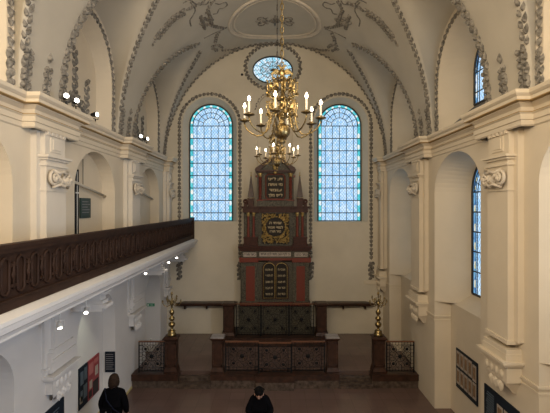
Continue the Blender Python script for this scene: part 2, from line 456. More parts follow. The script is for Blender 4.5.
for c in BAY:
    window(dict(c=c, a=.70, bot=-2.08, spring=.34, b=.76), lambda p, q, e: E(4.75+e, p, q), 'side', medal='glass_amber_', teal=.16)
for c in VB:
    window(dict(UPG, c=c), lambda p, q, e: E(UW-.01+e, p, q), 'side')
WN[0] += 1
m = MB(); B = outline(dict(OCU, c=-.09, a=.75, b=.51), 36); m.add([E(p, D1+.38, q) for p, q in B], [tuple(range(36))], 0)
root = m.build('window_%d' % WN[0], ['glass_rose_east']); root['kind'] = 'structure'
f = MB(); f.tube([E(p, D1+.36, q) for p, q in B], .03, 6, closed=True)
for rr in (.3, .62): f.tube([E(-.09+rr*.75*math.cos(t*PI/12), D1+.36, 5.17+rr*.51*math.sin(t*PI/12)) for t in range(24)], .010, 4, closed=True)
for k in range(8):
    t = PI*k/8; f.tube([E(-.09-.75*math.cos(t), D1+.36, 5.17-.51*math.sin(t)), E(-.09+.75*math.cos(t), D1+.36, 5.17+.51*math.sin(t))], .008, 4)
for k in range(12):
    t = 2*PI*k/12; f.tube([E(-.09+.75*(.46*math.cos(t)+.12*math.cos(q*PI/4)), D1+.36, 5.17+.51*(.46*math.sin(t)+.13*math.sin(q*PI/4))) for q in range(8)], .007, 4, closed=True)
f.build('window_frame', 'lead', root)

# ------------------------------------------------------------------ entablature along the side walls
TN = [0]
def trim(mb, mats): TN[0] += 1; return struct(mb, 'trim_%d' % TN[0], mats)
def sweep(mb, prof, s, piers, e, w=W, lo=D0, hi=D1, half=.7, mi=0):
    """prof [(projection, height)]; the run breaks forward by e over each pier"""
    rows = []
    for p, h in prof:
        row = [E(s*(w-p), hi, h)]
        for c, hf in piers:
            a, b = c+hf+p, c-hf-p
            if a < hi: row += [E(s*(w-p), a, h), E(s*(w-e-p), a, h)]
            else: row += [E(s*(w-e-p), hi, h), E(s*(w-e-p), hi, h)]
            if b > lo: row += [E(s*(w-e-p), b, h), E(s*(w-p), b, h)]
            else: row += [E(s*(w-e-p), lo, h), E(s*(w-e-p), lo, h)]
        row.append(E(s*(w-p), lo, h)); rows.append(row)
    mb.grid(rows, mi)
PIER = {1: [15.15, 11.17, 7.05, 3.0], -1: [15.15, 11.3, 7.2, 3.2]}
prof = [(0, 1.24), (.025, 1.26), (.025, 1.33), (.045, 1.34), (.045, 1.42), (.07, 1.44), (.07, 1.455), (.03, 1.46), (.03, 1.53), (.06, 1.555), (.09, 1.58),
        (.09, 1.60), (.17, 1.605), (.17, 1.66), (.19, 1.675), (.215, 1.70), (.22, 1.735), (.22, 1.755), (-.16, 1.765)]
for s in (1, -1):
    m = MB(); pr = [(c, .40 if c > 15 else .70) for c in PIER[s]]
    sweep(m, prof, s, pr, .20)
    sweep(m, [(.075, 1.445), (.078, 1.456), (.03, 1.462)], s, pr, .20, mi=1)
    sweep(m, [(.09, 1.597), (.172, 1.599), (.173, 1.612)], s, pr, .20, mi=1)
    trim(m, ['plaster', 'ochre'])
    # string moulding low on the piers
    if s > 0:
        m = MB()
        for i, c in enumerate(BAY):
            for a, b in ((c+1.155, D1-.1 if i == 0 else BAY[i-1]-1.155),):
                for (p, h0, h1) in ((.015, -2.86, -2.83), (.03, -2.77, -2.73)):
                    m.box(W-p, 4.40, a-p, b+p, EYE+h0, EYE+h1)
        m.box(3.3, 4.0, D1-.03, D1, EYE-2.88, EYE-2.73)
        trim(m, 'plaster')

# pilasters: shaft, impost, volute capital, panelled block, base and corbel
def volute(mb, s, w, c, h, mi=0):
    """scroll capital laid sideways: two spirals joined by a curled leaf"""
    for sd in (1, -1):
        cc = c+sd*.24; pts = []
        for k in range(26):
            t = k/25; a = sd*(-PI/2)+sd*(t*4.2*PI); r = .135*(1-.82*t)
            pts.append(E(s*(w-.06-.07*t), cc+r*math.sin(a)*1.0, h+r*math.cos(a)))
        mb.tube(pts, [.032*(1-.4*k/25) for k in range(26)], 6, mi)
        mb.ball(E(s*(w-.12), cc, h), (.045, .04, .04), 8, mi)
    mb.tube([E(s*(w-.07), c-.24, h+.135), E(s*(w-.10), c-.10, h+.10), E(s*(w-.12), c, h+.13), E(s*(w-.10), c+.10, h+.10), E(s*(w-.07), c+.24, h+.135)], .03, 6, mi)
    mb.tube([E(s*(w-.07), c-.24, h-.135), E(s*(w-.11), c-.08, h-.09), E(s*(w-.12), c+.02, h-.13), E(s*(w-.11), c+.1, h-.08), E(s*(w-.07), c+.24, h-.135)], .03, 6, mi)
    for k in range(9):
        t = k/8-.5; mb.leaf(E(s*(w-.07), c+t*.42, h+random.uniform(-.05, .05)), (0, random.uniform(-1, 1), 1), (-s, 0, 0), .16, .08, .07, mi)
def pilaster(s, c, wide=.32, w=3.80, low=True, shaft_bottom=-2.2, ledge=-2.57, corb=-3.08, lw=3.66):
    m = MB(); hi = min(D1, c+wide); lo = c-wide
    def bx(w0, w1, a, b, h0, h1, mi=0): m.box(min(s*w0, s*w1), max(s*w0, s*w1), a, min(b, D1), EYE+h0, EYE+h1, mi)
    bx(w+.10, 4.0, lo-.11, hi+.11, shaft_bottom, 1.26)          # backing strip
    bx(w, 4.0, lo, hi, shaft_bottom, .27)
    bx(w-.02, 4.0, lo-.02, hi+.02, .26, .29)                      # astragal
    bx(w, 4.0, lo, hi, .29, .80)
    bx(w-.03, 4.0, lo-.03, hi+.03, .68, .72)
    bx(w-.04, 4.0, lo-.04, hi+.04, .78, .82); bx(w-.08, 4.0, lo-.08, hi+.08, .82, .86)
    bx(w+.02, 4.0, lo, hi, .86, 1.26)
    bx(w-.0, w+.05, c-.17, c+.17, .93, 1.18); bx(w-.015, w+.0, c-.12, c+.12, .97, 1.14)
    for k in range(5): bx(w-.02, w+.1, lo+.02+k*.125, lo+.09+k*.125, 1.20, 1.27)
    for h in (-.5, -1.1, -1.7): bx(w-.002, w, lo, hi, h, h+.008)
    if low:
        bx(w-.03, 4.0, lo-.03, hi+.03, -2.25, -2.19); bx(w-.05, 4.0, lo-.05, hi+.05, -2.40, -2.33)
        bx(w-.06, 4.0, lo-.06, hi+.06, ledge+.06, -2.40); bx(lw+.03, 4.0, lo-.10, hi+.10, ledge-.02, ledge+.03)
        bx(lw, 4.0, lo-.13, hi+.13, ledge+.02, ledge+.06)
        bx(w-.04, 4.0, lo-.05, hi+.05, ledge-.30, ledge-.02)
        for k in range(4): m.ball(E(s*(w-.045), lo+.10+k*.155, ledge-.2), (.03, .055, .075), 8)
        prof = [(w-.04, ledge-.30), (w-.02, ledge-.36), (w+.05, ledge-.42), (w+.12, corb), (4.0, corb-.03)]
        m.grid([[E(s*p, lo-.02+q, h), E(s*p, hi+.02-q, h)] for (p, h), q in zip(prof, (0, .02, .05, .09, .12))])
        for e in (0, 1):
            pts = [E(s*p, (lo-.02+q) if e == 0 else (hi+.02-q), h) for (p, h), q in zip(prof, (0, .02, .05, .09, .12))]
            m.add(pts+[E(s*4.0, pts[0][1], ledge-.30)], [tuple(range(6))])
        for k in range(3): m.leaf(E(s*(w+.0), c+(k-1)*.14, ledge-.40), (0, 0, -1), (-s, 0, 0), .22, .14, .06)
    trim(m, 'plaster' if s > 0 else 'plaster_pale')
    v = MB(); volute(v, s, w, c if c < 15 else 15.05, .47); trim(v, 'stucco_cream')
for c in (11.17, 7.05, 3.0): pilaster(1, c)
for c in (11.3, 7.17, 3.2): pilaster(-1, c, low=False, shaft_bottom=-1.2)
pilaster(1, 15.1, wide=.26); pilaster(-1, 15.1, wide=.26, low=False, shaft_bottom=-1.2)
# ground-floor pilaster bases under the gallery (wider and lower than on the south side)
def low_pilaster(c):
    m = MB(); s = -1; lo, hi = c-.46, c+.46
    def bx(w0, a, b, h0, h1): m.box(-4.0, -w0, a, min(b, D1), EYE+h0, EYE+h1)
    bx(3.95, lo-.03, hi+.03, -2.95, -1.5); bx(3.88, lo+.16, hi-.16, -2.5, -1.5)
    bx(3.86, lo+.1, hi-.1, -2.56, -2.50); bx(3.84, lo+.06, hi-.06, -2.72, -2.66); bx(3.87, lo+.05, hi-.05, -2.9, -2.56)
    bx(3.91, lo-.06, hi+.06, -2.83, -2.79)
    bx(3.78, lo-.04, hi+.04, -2.98, -2.93); bx(3.82, lo, hi, -3.02, -2.98)
    bx(3.87, lo+.08, hi-.08, -3.28, -3.02)
    for k in range(4): m.ball(E(-3.87, lo+.24+k*.15, -3.16), (.03, .055, .075), 8)
    prof = [(3.87, -3.28), (3.88, -3.34), (3.92, -3.40), (4.0, -3.46)]
    m.grid([[E(-p, lo+.08+q, h), E(-p, hi-.08-q, h)] for (p, h), q in zip(prof, (0, .03, .07, .16))])
    for k in range(3): m.leaf(E(-3.88, c+(k-1)*.16, -3.37), (0, 0, -1), (1, 0, 0), .2, .14, .05)
    trim(m, 'plaster_white')
for c in (15.3, 11.65, 7.55): low_pilaster(c)
# stepped beam ends carrying the gallery
for i, c in enumerate((15.1, 12.12, 7.98, 3.9)):
    m = MB(); 
    for (w0, h0, h1, g) in ((3.32, -1.62, -1.5, 0), (3.22, -1.68, -1.62, .04), (3.33, -1.80, -1.68, 0), (3.28, -1.86, -1.80, .02), (3.20, -1.93, -1.86, .05), (3.30, -2.0, -1.93, .02)):
        m.box(-4.0, -w0, c-.12-g, c+.12+g, EYE+h0, EYE+h1)
    trim(m, 'plaster_white')
# gallery slab with white cornice
m = MB(); pf = [(4.32, -1.20), (2.99, -1.19), (2.85, -1.225), (2.85, -1.275), (2.875, -1.29), (2.875, -1.325), (2.90, -1.335), (2.90, -1.37), (2.94, -1.40), (2.97, -1.45), (2.97, -1.48), (3.02, -1.50), (4.0, -1.50)]
m.grid([[E(-w, D0, h), E(-w, D1, h)] for w, h in pf]); trim(m, 'plaster_white')
m = MB(); 
for a, b in ((14.42, D1), (10.33, 12.70), (6.2, 8.34)): m.box(-4.0, -3.975, a, b, 0, .05)
for c in (9.33,): m.box(-4.31, -4.285, c-.98, c+.98, 0, .05)
mat('skirting', (.55, .45, .20), .5); o = struct(m, 'baseboard_left', 'skirting')

# ------------------------------------------------------------------ stucco ornament on vault and walls
for s in (1, -1):
    for bi, c in enumerate(VB[:3]):
        m = MB()
        for sd in (1, -1):
            pts = []
            for k in range(40):
                ph = math.radians(10)+(PT-math.radians(11))*k/39
                pts.append(vp(ph, cen(ph, bi)+sd*(groin(ph, bi)+.09), s))
            leaf_chain(m, pts, vn, .085, .16, .10, .05, .055)
            # candelabra-like foot of the rib
            q0 = groin(0, bi)
            for q in (.02, .17) if sd > 0 else (.02, .12):
                pts = [vp(math.radians(a), c+sd*(q0+q), s) for a in (.5, 4, 8, 12)]
                leaf_chain(m, pts, vn, .11, .15, .095, .06, .01)
            m.tube([vp(math.radians(a), c+sd*(q0+.09), s) for a in (.3, 4, 8, 11)], .035, 6)
        trim(m, 'stucco_leaf')
        m = MB(); o = dict(UP, c=c); pts = [E(s*RIM_W, a, b) for a, b in outline(o, 30, .09)]
        bead_chain(m, pts, lambda p: (-s, 0, 0), .155, .075, .05)
        for sd in (1, -1):
            leaf_chain(m, [E(s*RIM_W, c+sd*1.30, 1.8), E(s*RIM_W, c+sd*1.30, 2.4)], lambda p: (-s, 0, 0), .08, .15, .10, .05, .05)
        trim(m, 'stucco_leaf')
        m = MB(); pts = []
        for k in range(31):
            yr = SP+.06+(RIM_S+RIM_A-SP-.06)*math.sin(PI/2*k/30); pts.append((rim(yr), yr))
        full = [E(s*RIM_W, c-a, b) for a, b in pts]+[E(s*RIM_W, c+a, b) for a, b in reversed(pts)]
        m.tube(full, .022, 6); trim(m, 'stucco_cream')
        if s < 0:      # painted trophy on the blind lunette
            m = MB()
            for dx, h0, h1 in ((-.55, 2.1, 3.0), (.55, 2.1, 3.0), (0, 2.2, 3.6)):
                leaf_chain(m, [E(-4.5, c+dx, h0), E(-4.5, c+dx*1.1, h1)], lambda p: (1, 0, 0), .09, .2, .12, .05, .06, jit=.8)
            leaf_chain(m, [E(-4.5, c-.6, 2.2), E(-4.5, c, 2.5), E(-4.5, c+.6, 2.2)], lambda p: (1, 0, 0), .09, .2, .12, .05, .06, jit=.8)
            trim(m, 'stucco_leaf')
    for c in (11.28, 7.24, 3.1):
        m = MB()
        for q in (-.06, .06):
            leaf_chain(m, [vp(math.radians(a), c+q, s) for a in (.5, 4, 8, 10)], vn, .11, .14, .09, .06, .01)
        m.tube([vp(math.radians(a), c, s) for a in (.3, 4, 9)], .03, 6)
        m.leaf(vp(math.radians(12), c, s), (0, 0, 1), (-s, 0, 0), .2, .12, .06)
        trim(m, 'stucco_leaf')
# ornament on the east wall
en = lambda p: (0, -1, 0)
for o in WIN_E:
    m = MB(); pts = [E(a, D1, b) for a, b in outline(o, 36, .12, bot=-2.0)]
    bead_chain(m, pts, en, .15, .07, .045)
    for sd in (1, -1):
        for q in (-.05, .05):
            leaf_chain(m, [E(o['c']+sd*1.12+q, D1, -2.02), E(o['c']+sd*1.12+q*.5, D1, -2.7)], en, .08, .13, .10, .05, .03)
    trim(m, 'stucco_leaf')
m = MB(); pts = [E(a, D1, b) for a, b in outline(OCU, 48, .09)]; pts.append(pts[0]); leaf_chain(m, pts, en, .08, .13, .10, .05, .03); trim(m, 'stucco_leaf')
m = MB(); pts = [vp(math.radians(a), D1-.10, 1) for a in range(12, 91, 3)]+[vp(math.radians(a), D1-.10, -1) for a in range(87, 11, -3)]
leaf_chain(m, pts, vn, .10, .13, .09, .05, .05); trim(m, 'stucco_leaf')
m = MB(); leaf_chain(m, [E(.72*math.cos(t*PI/16), D1, 3.55+.72*math.sin(t*PI/16)) for t in range(17)], en, .1, .09, .05, .03, .01); trim(m, 'stucco_leaf')
# ceiling medallion and garlands: lines are laid on the vault itself
def hit(ix, iy, mir=1):
    u = (ix-275)*mir; v = 206.5-iy
    A = (u/RX)**2+(v/RY)**2; B = -2*v*SP/RY**2; C = (SP/RY)**2-1
    t = (-B+math.sqrt(B*B-4*A*C))/(2*A); return Vector(E(u*t, F*t, v*t))
def on_vault(x, d):
    ph = math.acos(min(1, abs(x)/RX)); return vp(ph, d, 1 if x >= 0 else -1)
def smooth(P, n=6):
    Q = [P[0]]+list(P)+[P[-1]]; out = []
    for i in range(1, len(Q)-2):
        for k in range(n):
            t = k/n; out.append(tuple(.5*(2*Q[i][a]+(Q[i+1][a]-Q[i-1][a])*t+(2*Q[i-1][a]-5*Q[i][a]+4*Q[i+1][a]-Q[i+2][a])*t*t+(3*Q[i][a]-Q[i-1][a]-3*Q[i+1][a]+Q[i+2][a])*t**3) for a in (0, 1)))
    return out+[P[-1]]
m = MB()
for r, tk in ((1.46, .05), (1.40, .03), (1.31, .035)):
    m.tube([on_vault(r*math.cos(t*PI/24), 13.25+r*math.sin(t*PI/24))+Vector((0, 0, -.01)) for t in range(48)], tk, 6, closed=True)
trim(m, 'stucco_cream')
def curl(mb, x, d, r, a0, turns, sgn, thick=.022):
    pts = []
    for k in range(18):
        t = k/17; a = a0+sgn*turns*2*PI*t; rr = r*(1-.75*t); pts.append(on_vault(x+rr*math.cos(a), d+rr*math.sin(a))+Vector((0, 0, -.01)))
    mb.tube(pts, [thick*(1-.5*k/17) for k in range(18)], 5)
m = MB()
for sx in (-1, 1):
    for sy in (-1, 1):
        curl(m, sx*.22, 13.35+sy*.16, .16, 0 if sx < 0 else PI, .8, sx*sy)
        curl(m, sx*.48, 13.35+sy*.18, .14, 0 if sx < 0 else PI, .9, -sx*sy)
    leaf_chain(m, [on_vault(sx*.05, 13.35), on_vault(sx*.62, 13.35)], vn, .09, .12, .08, .04, .03)
m.tube([on_vault(0, 13.0), on_vault(0, 13.7)], .03, 6)
for k in range(8): m.leaf(on_vault(.1*math.cos(k*PI/4), 13.35+.1*math.sin(k*PI/4)), (math.cos(k*PI/4), math.sin(k*PI/4), 0), (0, 0, -1), .16, .09, .05)
trim(m, 'stucco_leaf')
for mir in (1, -1):
    m = MB()
    def gl(pts, **k): leaf_chain(m, [hit(x, y, mir) for x, y in pts], vn, **k)
    gl([(151, 48), (155, 40)], step=.10, L_=.13, w=.07, h=.04, side=.01)
    gl([(155, 40), (160, 33), (166, 26), (172, 19), (178, 15), (185, 11)], step=.055, L_=.17, w=.11, h=.06, side=.09)
    gl([(185, 11), (193, 6), (204, 2)], step=.08, L_=.14, w=.08, h=.04, side=.03)
    gl([(204, 13), (206, 19), (208, 26)], step=.04, L_=.16, w=.12, h=.07, side=.13, jit=.7)
    gl([(201, 20), (206, 22), (211, 22)], step=.05, L_=.16, w=.12, h=.07, side=.10, jit=.7)
    gl([(210, 25), (217, 27), (225, 28)], step=.06, L_=.12, w=.08, h=.04, side=.03)
    gl([(206, 14), (209, 6), (213, 0)], step=.07, L_=.12, w=.07, h=.04, side=.03)
    gl([(219, 31), (216, 37), (215, 43)], step=.07, L_=.12, w=.08, h=.05, side=.04)
    gl([(211, 48), (215, 46), (220, 49)], step=.045, L_=.16, w=.11, h=.06, side=.10, jit=.7)
    gl([(220, 50), (230, 50), (240, 47)], step=.08, L_=.12, w=.07, h=.04, side=.03)
    for line in ([(190, 2), (195, 9), (193, 15), (190, 20), (191, 26)], [(183, 3), (190, 0), (196, 4), (206, 4), (209, 0)], [(213, 14), (217, 13), (219, 9), (223, 8), (227, 5), (225, 2), (219, 4), (215, 3)],
                 [(224, 29), (214, 33), (204, 38)]):
        m.tube([hit(x, y, mir) for x, y in smooth(line)], .022, 5)
    trim(m, 'stucco_leaf')

# ------------------------------------------------------------------ gallery balustrade (north side)
bal = thing('gallery_balustrade', 'long dark brown wooden parapet of the side gallery with carved oval loops', 'balustrade', E(-3.03, 7, -1.19))
def loc_build(mb, name, mats, root, label=None):
    """shift the world-space mesh into the space of its thing"""
    inv = (Matrix.Translation(root.location) @ root.rotation_euler.to_matrix().to_4x4()).inverted()
    mb.v = [tuple(inv @ Vector(p)) for p in mb.v]
    o = mb.build(name, mats, root)
    if label: o['label'] = label
    return o
m = MB(); m.box(-3.13, -3.00, D0+.02, D1-.01, EYE-.475, EYE-.43); m.box(-3.11, -3.02, D0+.02, D1-.01, EYE-.53, EYE-.475); loc_build(m, 'top_rail', 'oak_dark', bal)
m = MB(); m.box(-3.10, -3.065, D0+.02, D1-.01, EYE-1.19, EYE-.5); loc_build(m, 'back_board', 'oak_dark', bal)
m = MB(); m.box(-3.09, -3.02, D0+.02, D1-.01, EYE-1.19, EYE-1.06); m.box(-3.09, -3.0, D0+.02, D1-.01, EYE-1.075, EYE-1.055); m.box(-3.09, -3.01, D0+.02, D1-.01, EYE-1.095, EYE-1.08); loc_build(m, 'bottom_rail', 'oak_dark', bal)
m = MB(); d = 3.5
while d < D1-.15:
    n = 20; pts = []
    for k in range(n):
        a = 2*PI*k/n; pts.append((-3.055, d+.072*math.cos(a), EYE-.80+.072*math.sin(a)+(.14 if math.sin(a) >= 0 else -.14)))
    m.tube(pts, .019, 5, closed=True)
    for h in (-.68, -.92):
        m.box(-3.07, -3.04, d+.07, d+.22, EYE+h-.018, EYE+h+.018)
    m.tube([(-3.05, d+.145, EYE-.96), (-3.05, d+.145, EYE-.64)], .02, 5)
    m.ball((-3.05, d+.145, EYE-.80), (.02, .04, .05), 8)
    d += .29
loc_build(m, 'carved_loops', 'oak_dark', bal)
m = MB(); m.box(-3.15, -2.98, D1-.14, D1-.005, EYE-1.19, EYE-.40); loc_build(m, 'end_post', 'oak_dark', bal)

# gallery niche fittings
m = MB(); m.box(-4.305, -4.27, 9.06, 9.55, EYE-.26, EYE+.19); o = m.build('notice_board', 'sign_green')
tag(o, 'dark green notice board on the gallery wall inside the middle arch', 'notice board')
m = MB()
for k in range(5): m.box(-4.268, -4.264, 9.12, 9.12+random.uniform(.25, .38), EYE+.10-k*.06, EYE+.115-k*.06)
p = m.build('text_lines', 'marble_grey_cap', o)
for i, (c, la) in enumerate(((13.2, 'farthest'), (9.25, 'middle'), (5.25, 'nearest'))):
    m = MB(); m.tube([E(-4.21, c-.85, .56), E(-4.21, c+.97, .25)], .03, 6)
    o = m.build('shadow_rod', 'plaster_grey'); tag(o, 'slanting shadow line across the %s gallery arch, modelled as a thin grey rod' % la, 'rod')  # grey rod modelled in place of a slanting shadow line
m = MB(); m.box(-4.3, -4.26, 8.78, 8.95, EYE-1.19, EYE+.80); o = m.build('narrow_casement', 'iron')
tag(o, 'narrow black casement at the left side of the middle gallery arch', 'window')
m = MB(); m.box(-4.26, -4.25, 8.80, 8.93, EYE+.28, EYE+.31); m.box(-4.26, -4.25, 8.86, 8.87, EYE-1.1, EYE+.75); m.build('glazing_bar', 'white_paint', o)
m = MB(); m.tube([E(-4.25, 9.12, 1.05), E(-4.25, 9.12, .42)], .008, 5); o = m.build('hanging_cable', 'chain_steel'); tag(o, 'thin vertical cable hanging in the middle gallery arch', 'cable')

# ------------------------------------------------------------------ dais
PLT, PL = -4.70, -4.66
dais = thing('dais', 'brown marble platform with low steps in front of the holy ark', 'platform', E(0, 11.8, -EYE))
m = MB(); m.box(-3.99, 3.99, 11.80, D1-.01, 0.002, EYE+PLT); loc_build(m, 'platform_floor', 'floor', dais, 'reddish tiled platform floor')
m = MB(); m.box(-1.82, 1.82, 13.89, D1-.02, EYE-4.57, EYE-4.44); m.box(-1.92, 1.92, 13.78, D1-.02, EYE+PLT+.001, EYE-4.571); loc_build(m, 'upper_step', 'marble_brown', dais)
for s in (-1, 1):
    m = MB(); a, b = sorted((s*1.80, s*2.72))
    m.box(a, b, 11.42, 11.79, 0.002, EYE-4.965); m.box(a, b, 11.40, 11.79, EYE-4.965, EYE-4.94)
    loc_build(m, 'step', 'marble_step', dais)
    m = MB(); m.box(a, b, 11.65, 11.79, EYE-4.938, EYE-4.845); m.box(a, b, 11.63, 11.79, EYE-4.845, EYE-4.82)
    loc_build(m, 'step', 'marble_step', dais)
    m = MB(); a, b = sorted((s*2.70, s*3.98)); m.box(a, b, 11.47, 11.79, 0.002, EYE-4.84); loc_build(m, 'lower_plinth', 'marble_step', dais)
    m = MB(); m.box(a, b, 11.42, 11.79, EYE-4.838, EYE-4.70); m.box(a, b, 11.40, 11.79, EYE-4.70, EYE+PL); loc_build(m, 'plinth', 'marble_brown', dais)
m = MB(); m.box(-1.79, 1.79, 11.45, 11.79, 0.002, EYE-4.83); m.box(-.52, .52, 11.30, 11.44, 0.002, EYE-4.83); loc_build(m, 'lower_plinth', 'marble_step', dais)
m = MB(); m.box(-1.79, 1.79, 11.42, 11.79, EYE-4.828, EYE-4.70); m.box(-1.79, 1.79, 11.40, 11.79, EYE-4.70, EYE+PL); m.box(-.54, .54, 11.28, 11.395, EYE-4.828, EYE+PL-.001); loc_build(m, 'plinth', 'marble_brown', dais)

# piers (newels)
def pier(x, d, wd, h0, h1, label, cap):
    r = thing('marble_pier', label, 'pier', E(x, d, h0+.003)); H = h1-h0; w = wd/2
    m = MB(); m.box(-w, w, -w, w, 0, .05); m.taper(-w, w, -w, w, .05, .16, -.03); m.box(-w+.0, w-.0, -w+.0, w-.0, .04, .06); m.build('base', 'marble_brown', r)
    m = MB(); q = w-.035; m.box(-q, q, -q, q, .14, H-.1)
    for sx in (-1, 1):
        m.box(sx*(q-.02)-.02, sx*(q-.02)+.02, -q-.012, -q, .2, H-.16)
    m.box(-q, q, -q-.012, -q, .2, .24); m.box(-q, q, -q-.012, -q, H-.2, H-.16); m.build('shaft', 'marble_brown', r)
    m = MB(); m.taper(-q, q, -q, q, H-.12, H-.06, .045); m.box(-w-.02, w+.02, -w-.02, w+.02, H-.06, H-.03); m.build('capital', 'marble_brown', r)
    m = MB(); m.taper(-w-.01, w+.01, -w-.01, w+.01, H-.03, H, -.03); c = m.build('cap_slab', cap, r)
    if cap != 'marble_brown': c['label'] = 'grey stone cap'
    return r
for s, nm in ((-1, 'left'), (1, 'right')):
    pier(s*1.61, 11.62, .36, PL, -3.64, 'brown marble pier with grey cap, %s end of the front iron railing' % nm, 'marble_grey_cap')
    pier(s*2.91, 11.62, .37, PL, -3.64, 'brown marble pier that carries the %s brass candelabrum' % nm, 'marble_brown')
    pier(s*1.58, 14.12, .42, -4.44, -3.28, 'brown marble pier at the %s end of the upper railing before the ark' % nm, 'marble_brown')
    # marble shelf on the east wall
    m = MB(); x0, x1 = 1.38, 3.60
    oc = [(s*x0, 14.88), (s*x1, 14.88), (s*3.35, 15.24), (s*x0, 15.24)]
    m.prism(oc, .07, lambda a, b, c: E(a, b, -3.50-c)); m.box(min(s*1.45, s*3.5), max(s*1.45, s*3.5), 14.94, 15.24, EYE-3.62, EYE-3.57)
    for k in (1.7, 2.5, 3.3): m.box(s*k-.03, s*k+.03, 15.05, 15.24, EYE-3.75, EYE-3.62)
    o = m.build('wall_shelf', 'marble_brown'); tag(o, 'dark marble ledge along the back wall, %s of the ark' % nm, 'ledge')

# wrought iron railings
def panel(mb, x0, x1, h0, h1, d):
    """one square panel of scrollwork between bars"""
    r = .009
    def t(pts, rr=r, cl=False): mb.tube([(x, d, z) for x, z in pts], rr, 5, closed=cl)
    w = x1-x0; h = h1-h0; b = .085
    for x in (x0+b, x1-b): t([(x, h0), (x, h1)], .008)
    for z in (h0+b, h1-b): t([(x0, z), (x1, z)], .008)
    for z in (h0, h1): t([(x0, z), (x1, z)], .012)
    for x in (x0, x1): t([(x, h0), (x, h1)], .014)
    n = 9
    for k in range(1, n):
        x = x0+w*k/n
        for za, zb in ((h0, h0+b), (h1-b, h1)): t([(x, za), (x, zb)], .006)
    n2 = 8
    for k in range(1, n2):
        z = h0+h*k/n2
        for xa, xb in ((x0, x0+b), (x1-b, x1)): t([(xa, z), (xb, z)], .006)
    cx, cz = (x0+x1)/2, (h0+h1)/2; iw, ih = w/2-b, h/2-b
    mb.ball((cx, d, cz), (.062, .02, .062), 8)
    for k in range(8):
        a = k*PI/4; L_ = min(iw, ih)*.42
        t([(cx+.05*math.cos(a), cz+.05*math.sin(a)), (cx+L_*math.cos(a), cz+L_*math.sin(a))], .007)
    t([(cx+.5*min(iw, ih)*math.cos(k*PI/10), cz+.5*min(iw, ih)*math.sin(k*PI/10)) for k in range(20)], .007, True)
    for sx in (-1, 1):
        for sz in (-1, 1):
            px, pz = cx+sx*iw*.64, cz+sz*ih*.64
            mb.ball((px, d, pz), (.046, .018, .046), 8)
            t([(px+.085*math.cos(k*PI/6), pz+.085*math.sin(k*PI/6)) for k in range(12)], .007, True)
            t([(cx+sx*iw, cz+sz*ih), (px, pz), (cx+sx*iw*.3, cz+sz*ih*.3)], .006)
            for (qx, qz, a0, sg) in ((cx+sx*iw*.22, cz+sz*ih*.78, PI/2 if sz < 0 else -PI/2, sx*sz), (cx+sx*iw*.80, cz+sz*ih*.2, 0 if sx < 0 else PI, -sx*sz)):
                t([(qx+.075*(1-.65*k/11)*math.cos(a0+sg*k*.5), qz+.075*(1-.65*k/11)*math.sin(a0+sg*k*.5)) for k in range(12)], .006)
    for sx in (-1, 1):
        t([(cx+sx*iw*k, cz+.05*math.sin(k*9)) for k in (.5, .6, .7, .8, .9, 1)], .006)
        t([(cx+.05*math.sin(k*9), cz+sx*ih*k) for k in (.5, .6, .7, .8, .9, 1)], .006)
def railing(label, loc, panels, h, rail_mat, rail_r=.03):
    r = thing('iron_railing', label, 'railing', (loc[0], loc[1], loc[2]+.003))
    for x0, x1, dy in panels:
        m = MB(); panel(m, x0+.01, x1-.01, .05, h-.03, dy)
        for x in (x0+.01, x1-.01): m.box(x-.014, x+.014, dy-.014, dy+.014, 0, h-.02)
        m.build('panel', 'iron', r)
        m = MB(); m.box(x0, x1, dy-rail_r, dy+rail_r, h-.03, h); m.build('handrail', rail_mat, r)
    return r
railing('black wrought-iron railing of three scroll panels in front of the steps before the ark', E(0, 11.5, PL), [(-1.40, -.46, .10), (-.46, .46, 0), (.46, 1.40, .10)], .87, 'handrail_wood')
railing('short iron railing panel between the left candelabrum pier and the left wall', E(-3.42, 11.55, PL), [(-.40, .32, 0)], .89, 'handrail_wood', .02)
railing('short iron railing panel between the right candelabrum pier and the right wall', E(3.50, 11.55, PL), [(-.38, .40, 0)], .89, 'handrail_wood', .02)
railing('upper iron railing directly before the holy ark', E(0, 14.10, -4.44), [(-1.33, -.48, 0), (-.48, .48, 0), (.48, 1.33, 0)], 1.12, 'handrail_wood', .025)

# ------------------------------------------------------------------ Torah ark
AD = 14.45
K = AD/F
def X(ix): return (ix-274.6)*K
def H(iy): return (206.5-iy)*K
ark = thing('torah_ark', 'tall baroque holy ark of red and grey marble with gold inscriptions on the back wall', 'ark', E(0, AD, -4.44))
def ab(ix0, ix1, iy0, iy1, d0, d1, mb=None):
    """box from picture-measured widths at the ark front; d0..d1 metres behind the front plane"""
    (mb if mb else m).box(X(ix0), X(ix1), AD+d0, AD+d1, EYE+H(iy1), EYE+H(iy0))
BK = .78
def sep(): return MB()
m = sep(); m.box(X(239), X(310), AD-.06, AD+BK, EYE-4.435, EYE+H(306.6)); m.box(X(237.5), X(311.5), AD-.09, AD+BK, EYE-4.435, EYE-4.25); ab(238, 311, 305.3, 307, -.075, BK); loc_build(m, 'pedestal', 'marble_green', ark)
m = sep(); ab(240, 309, 302.5, 305.5, -.09, BK); loc_build(m, 'base_moulding', 'marble_red', ark)
m = sep()
ab(240, 309, 262, 302.5, .06, BK); ab(241, 257.5, 262, 302.5, -.02, .2); ab(292.5, 308.5, 262, 302.5, -.02, .2)
loc_build(m, 'lower_storey', 'marble_green', ark)
for a, b in ((245.6, 254.4), (296, 304.4)):
    m = sep(); ab(a, b, 266, 301, -.035, .0); o = loc_build(m, 'marble_panel', 'marble_red', ark, 'smooth red marble panel')
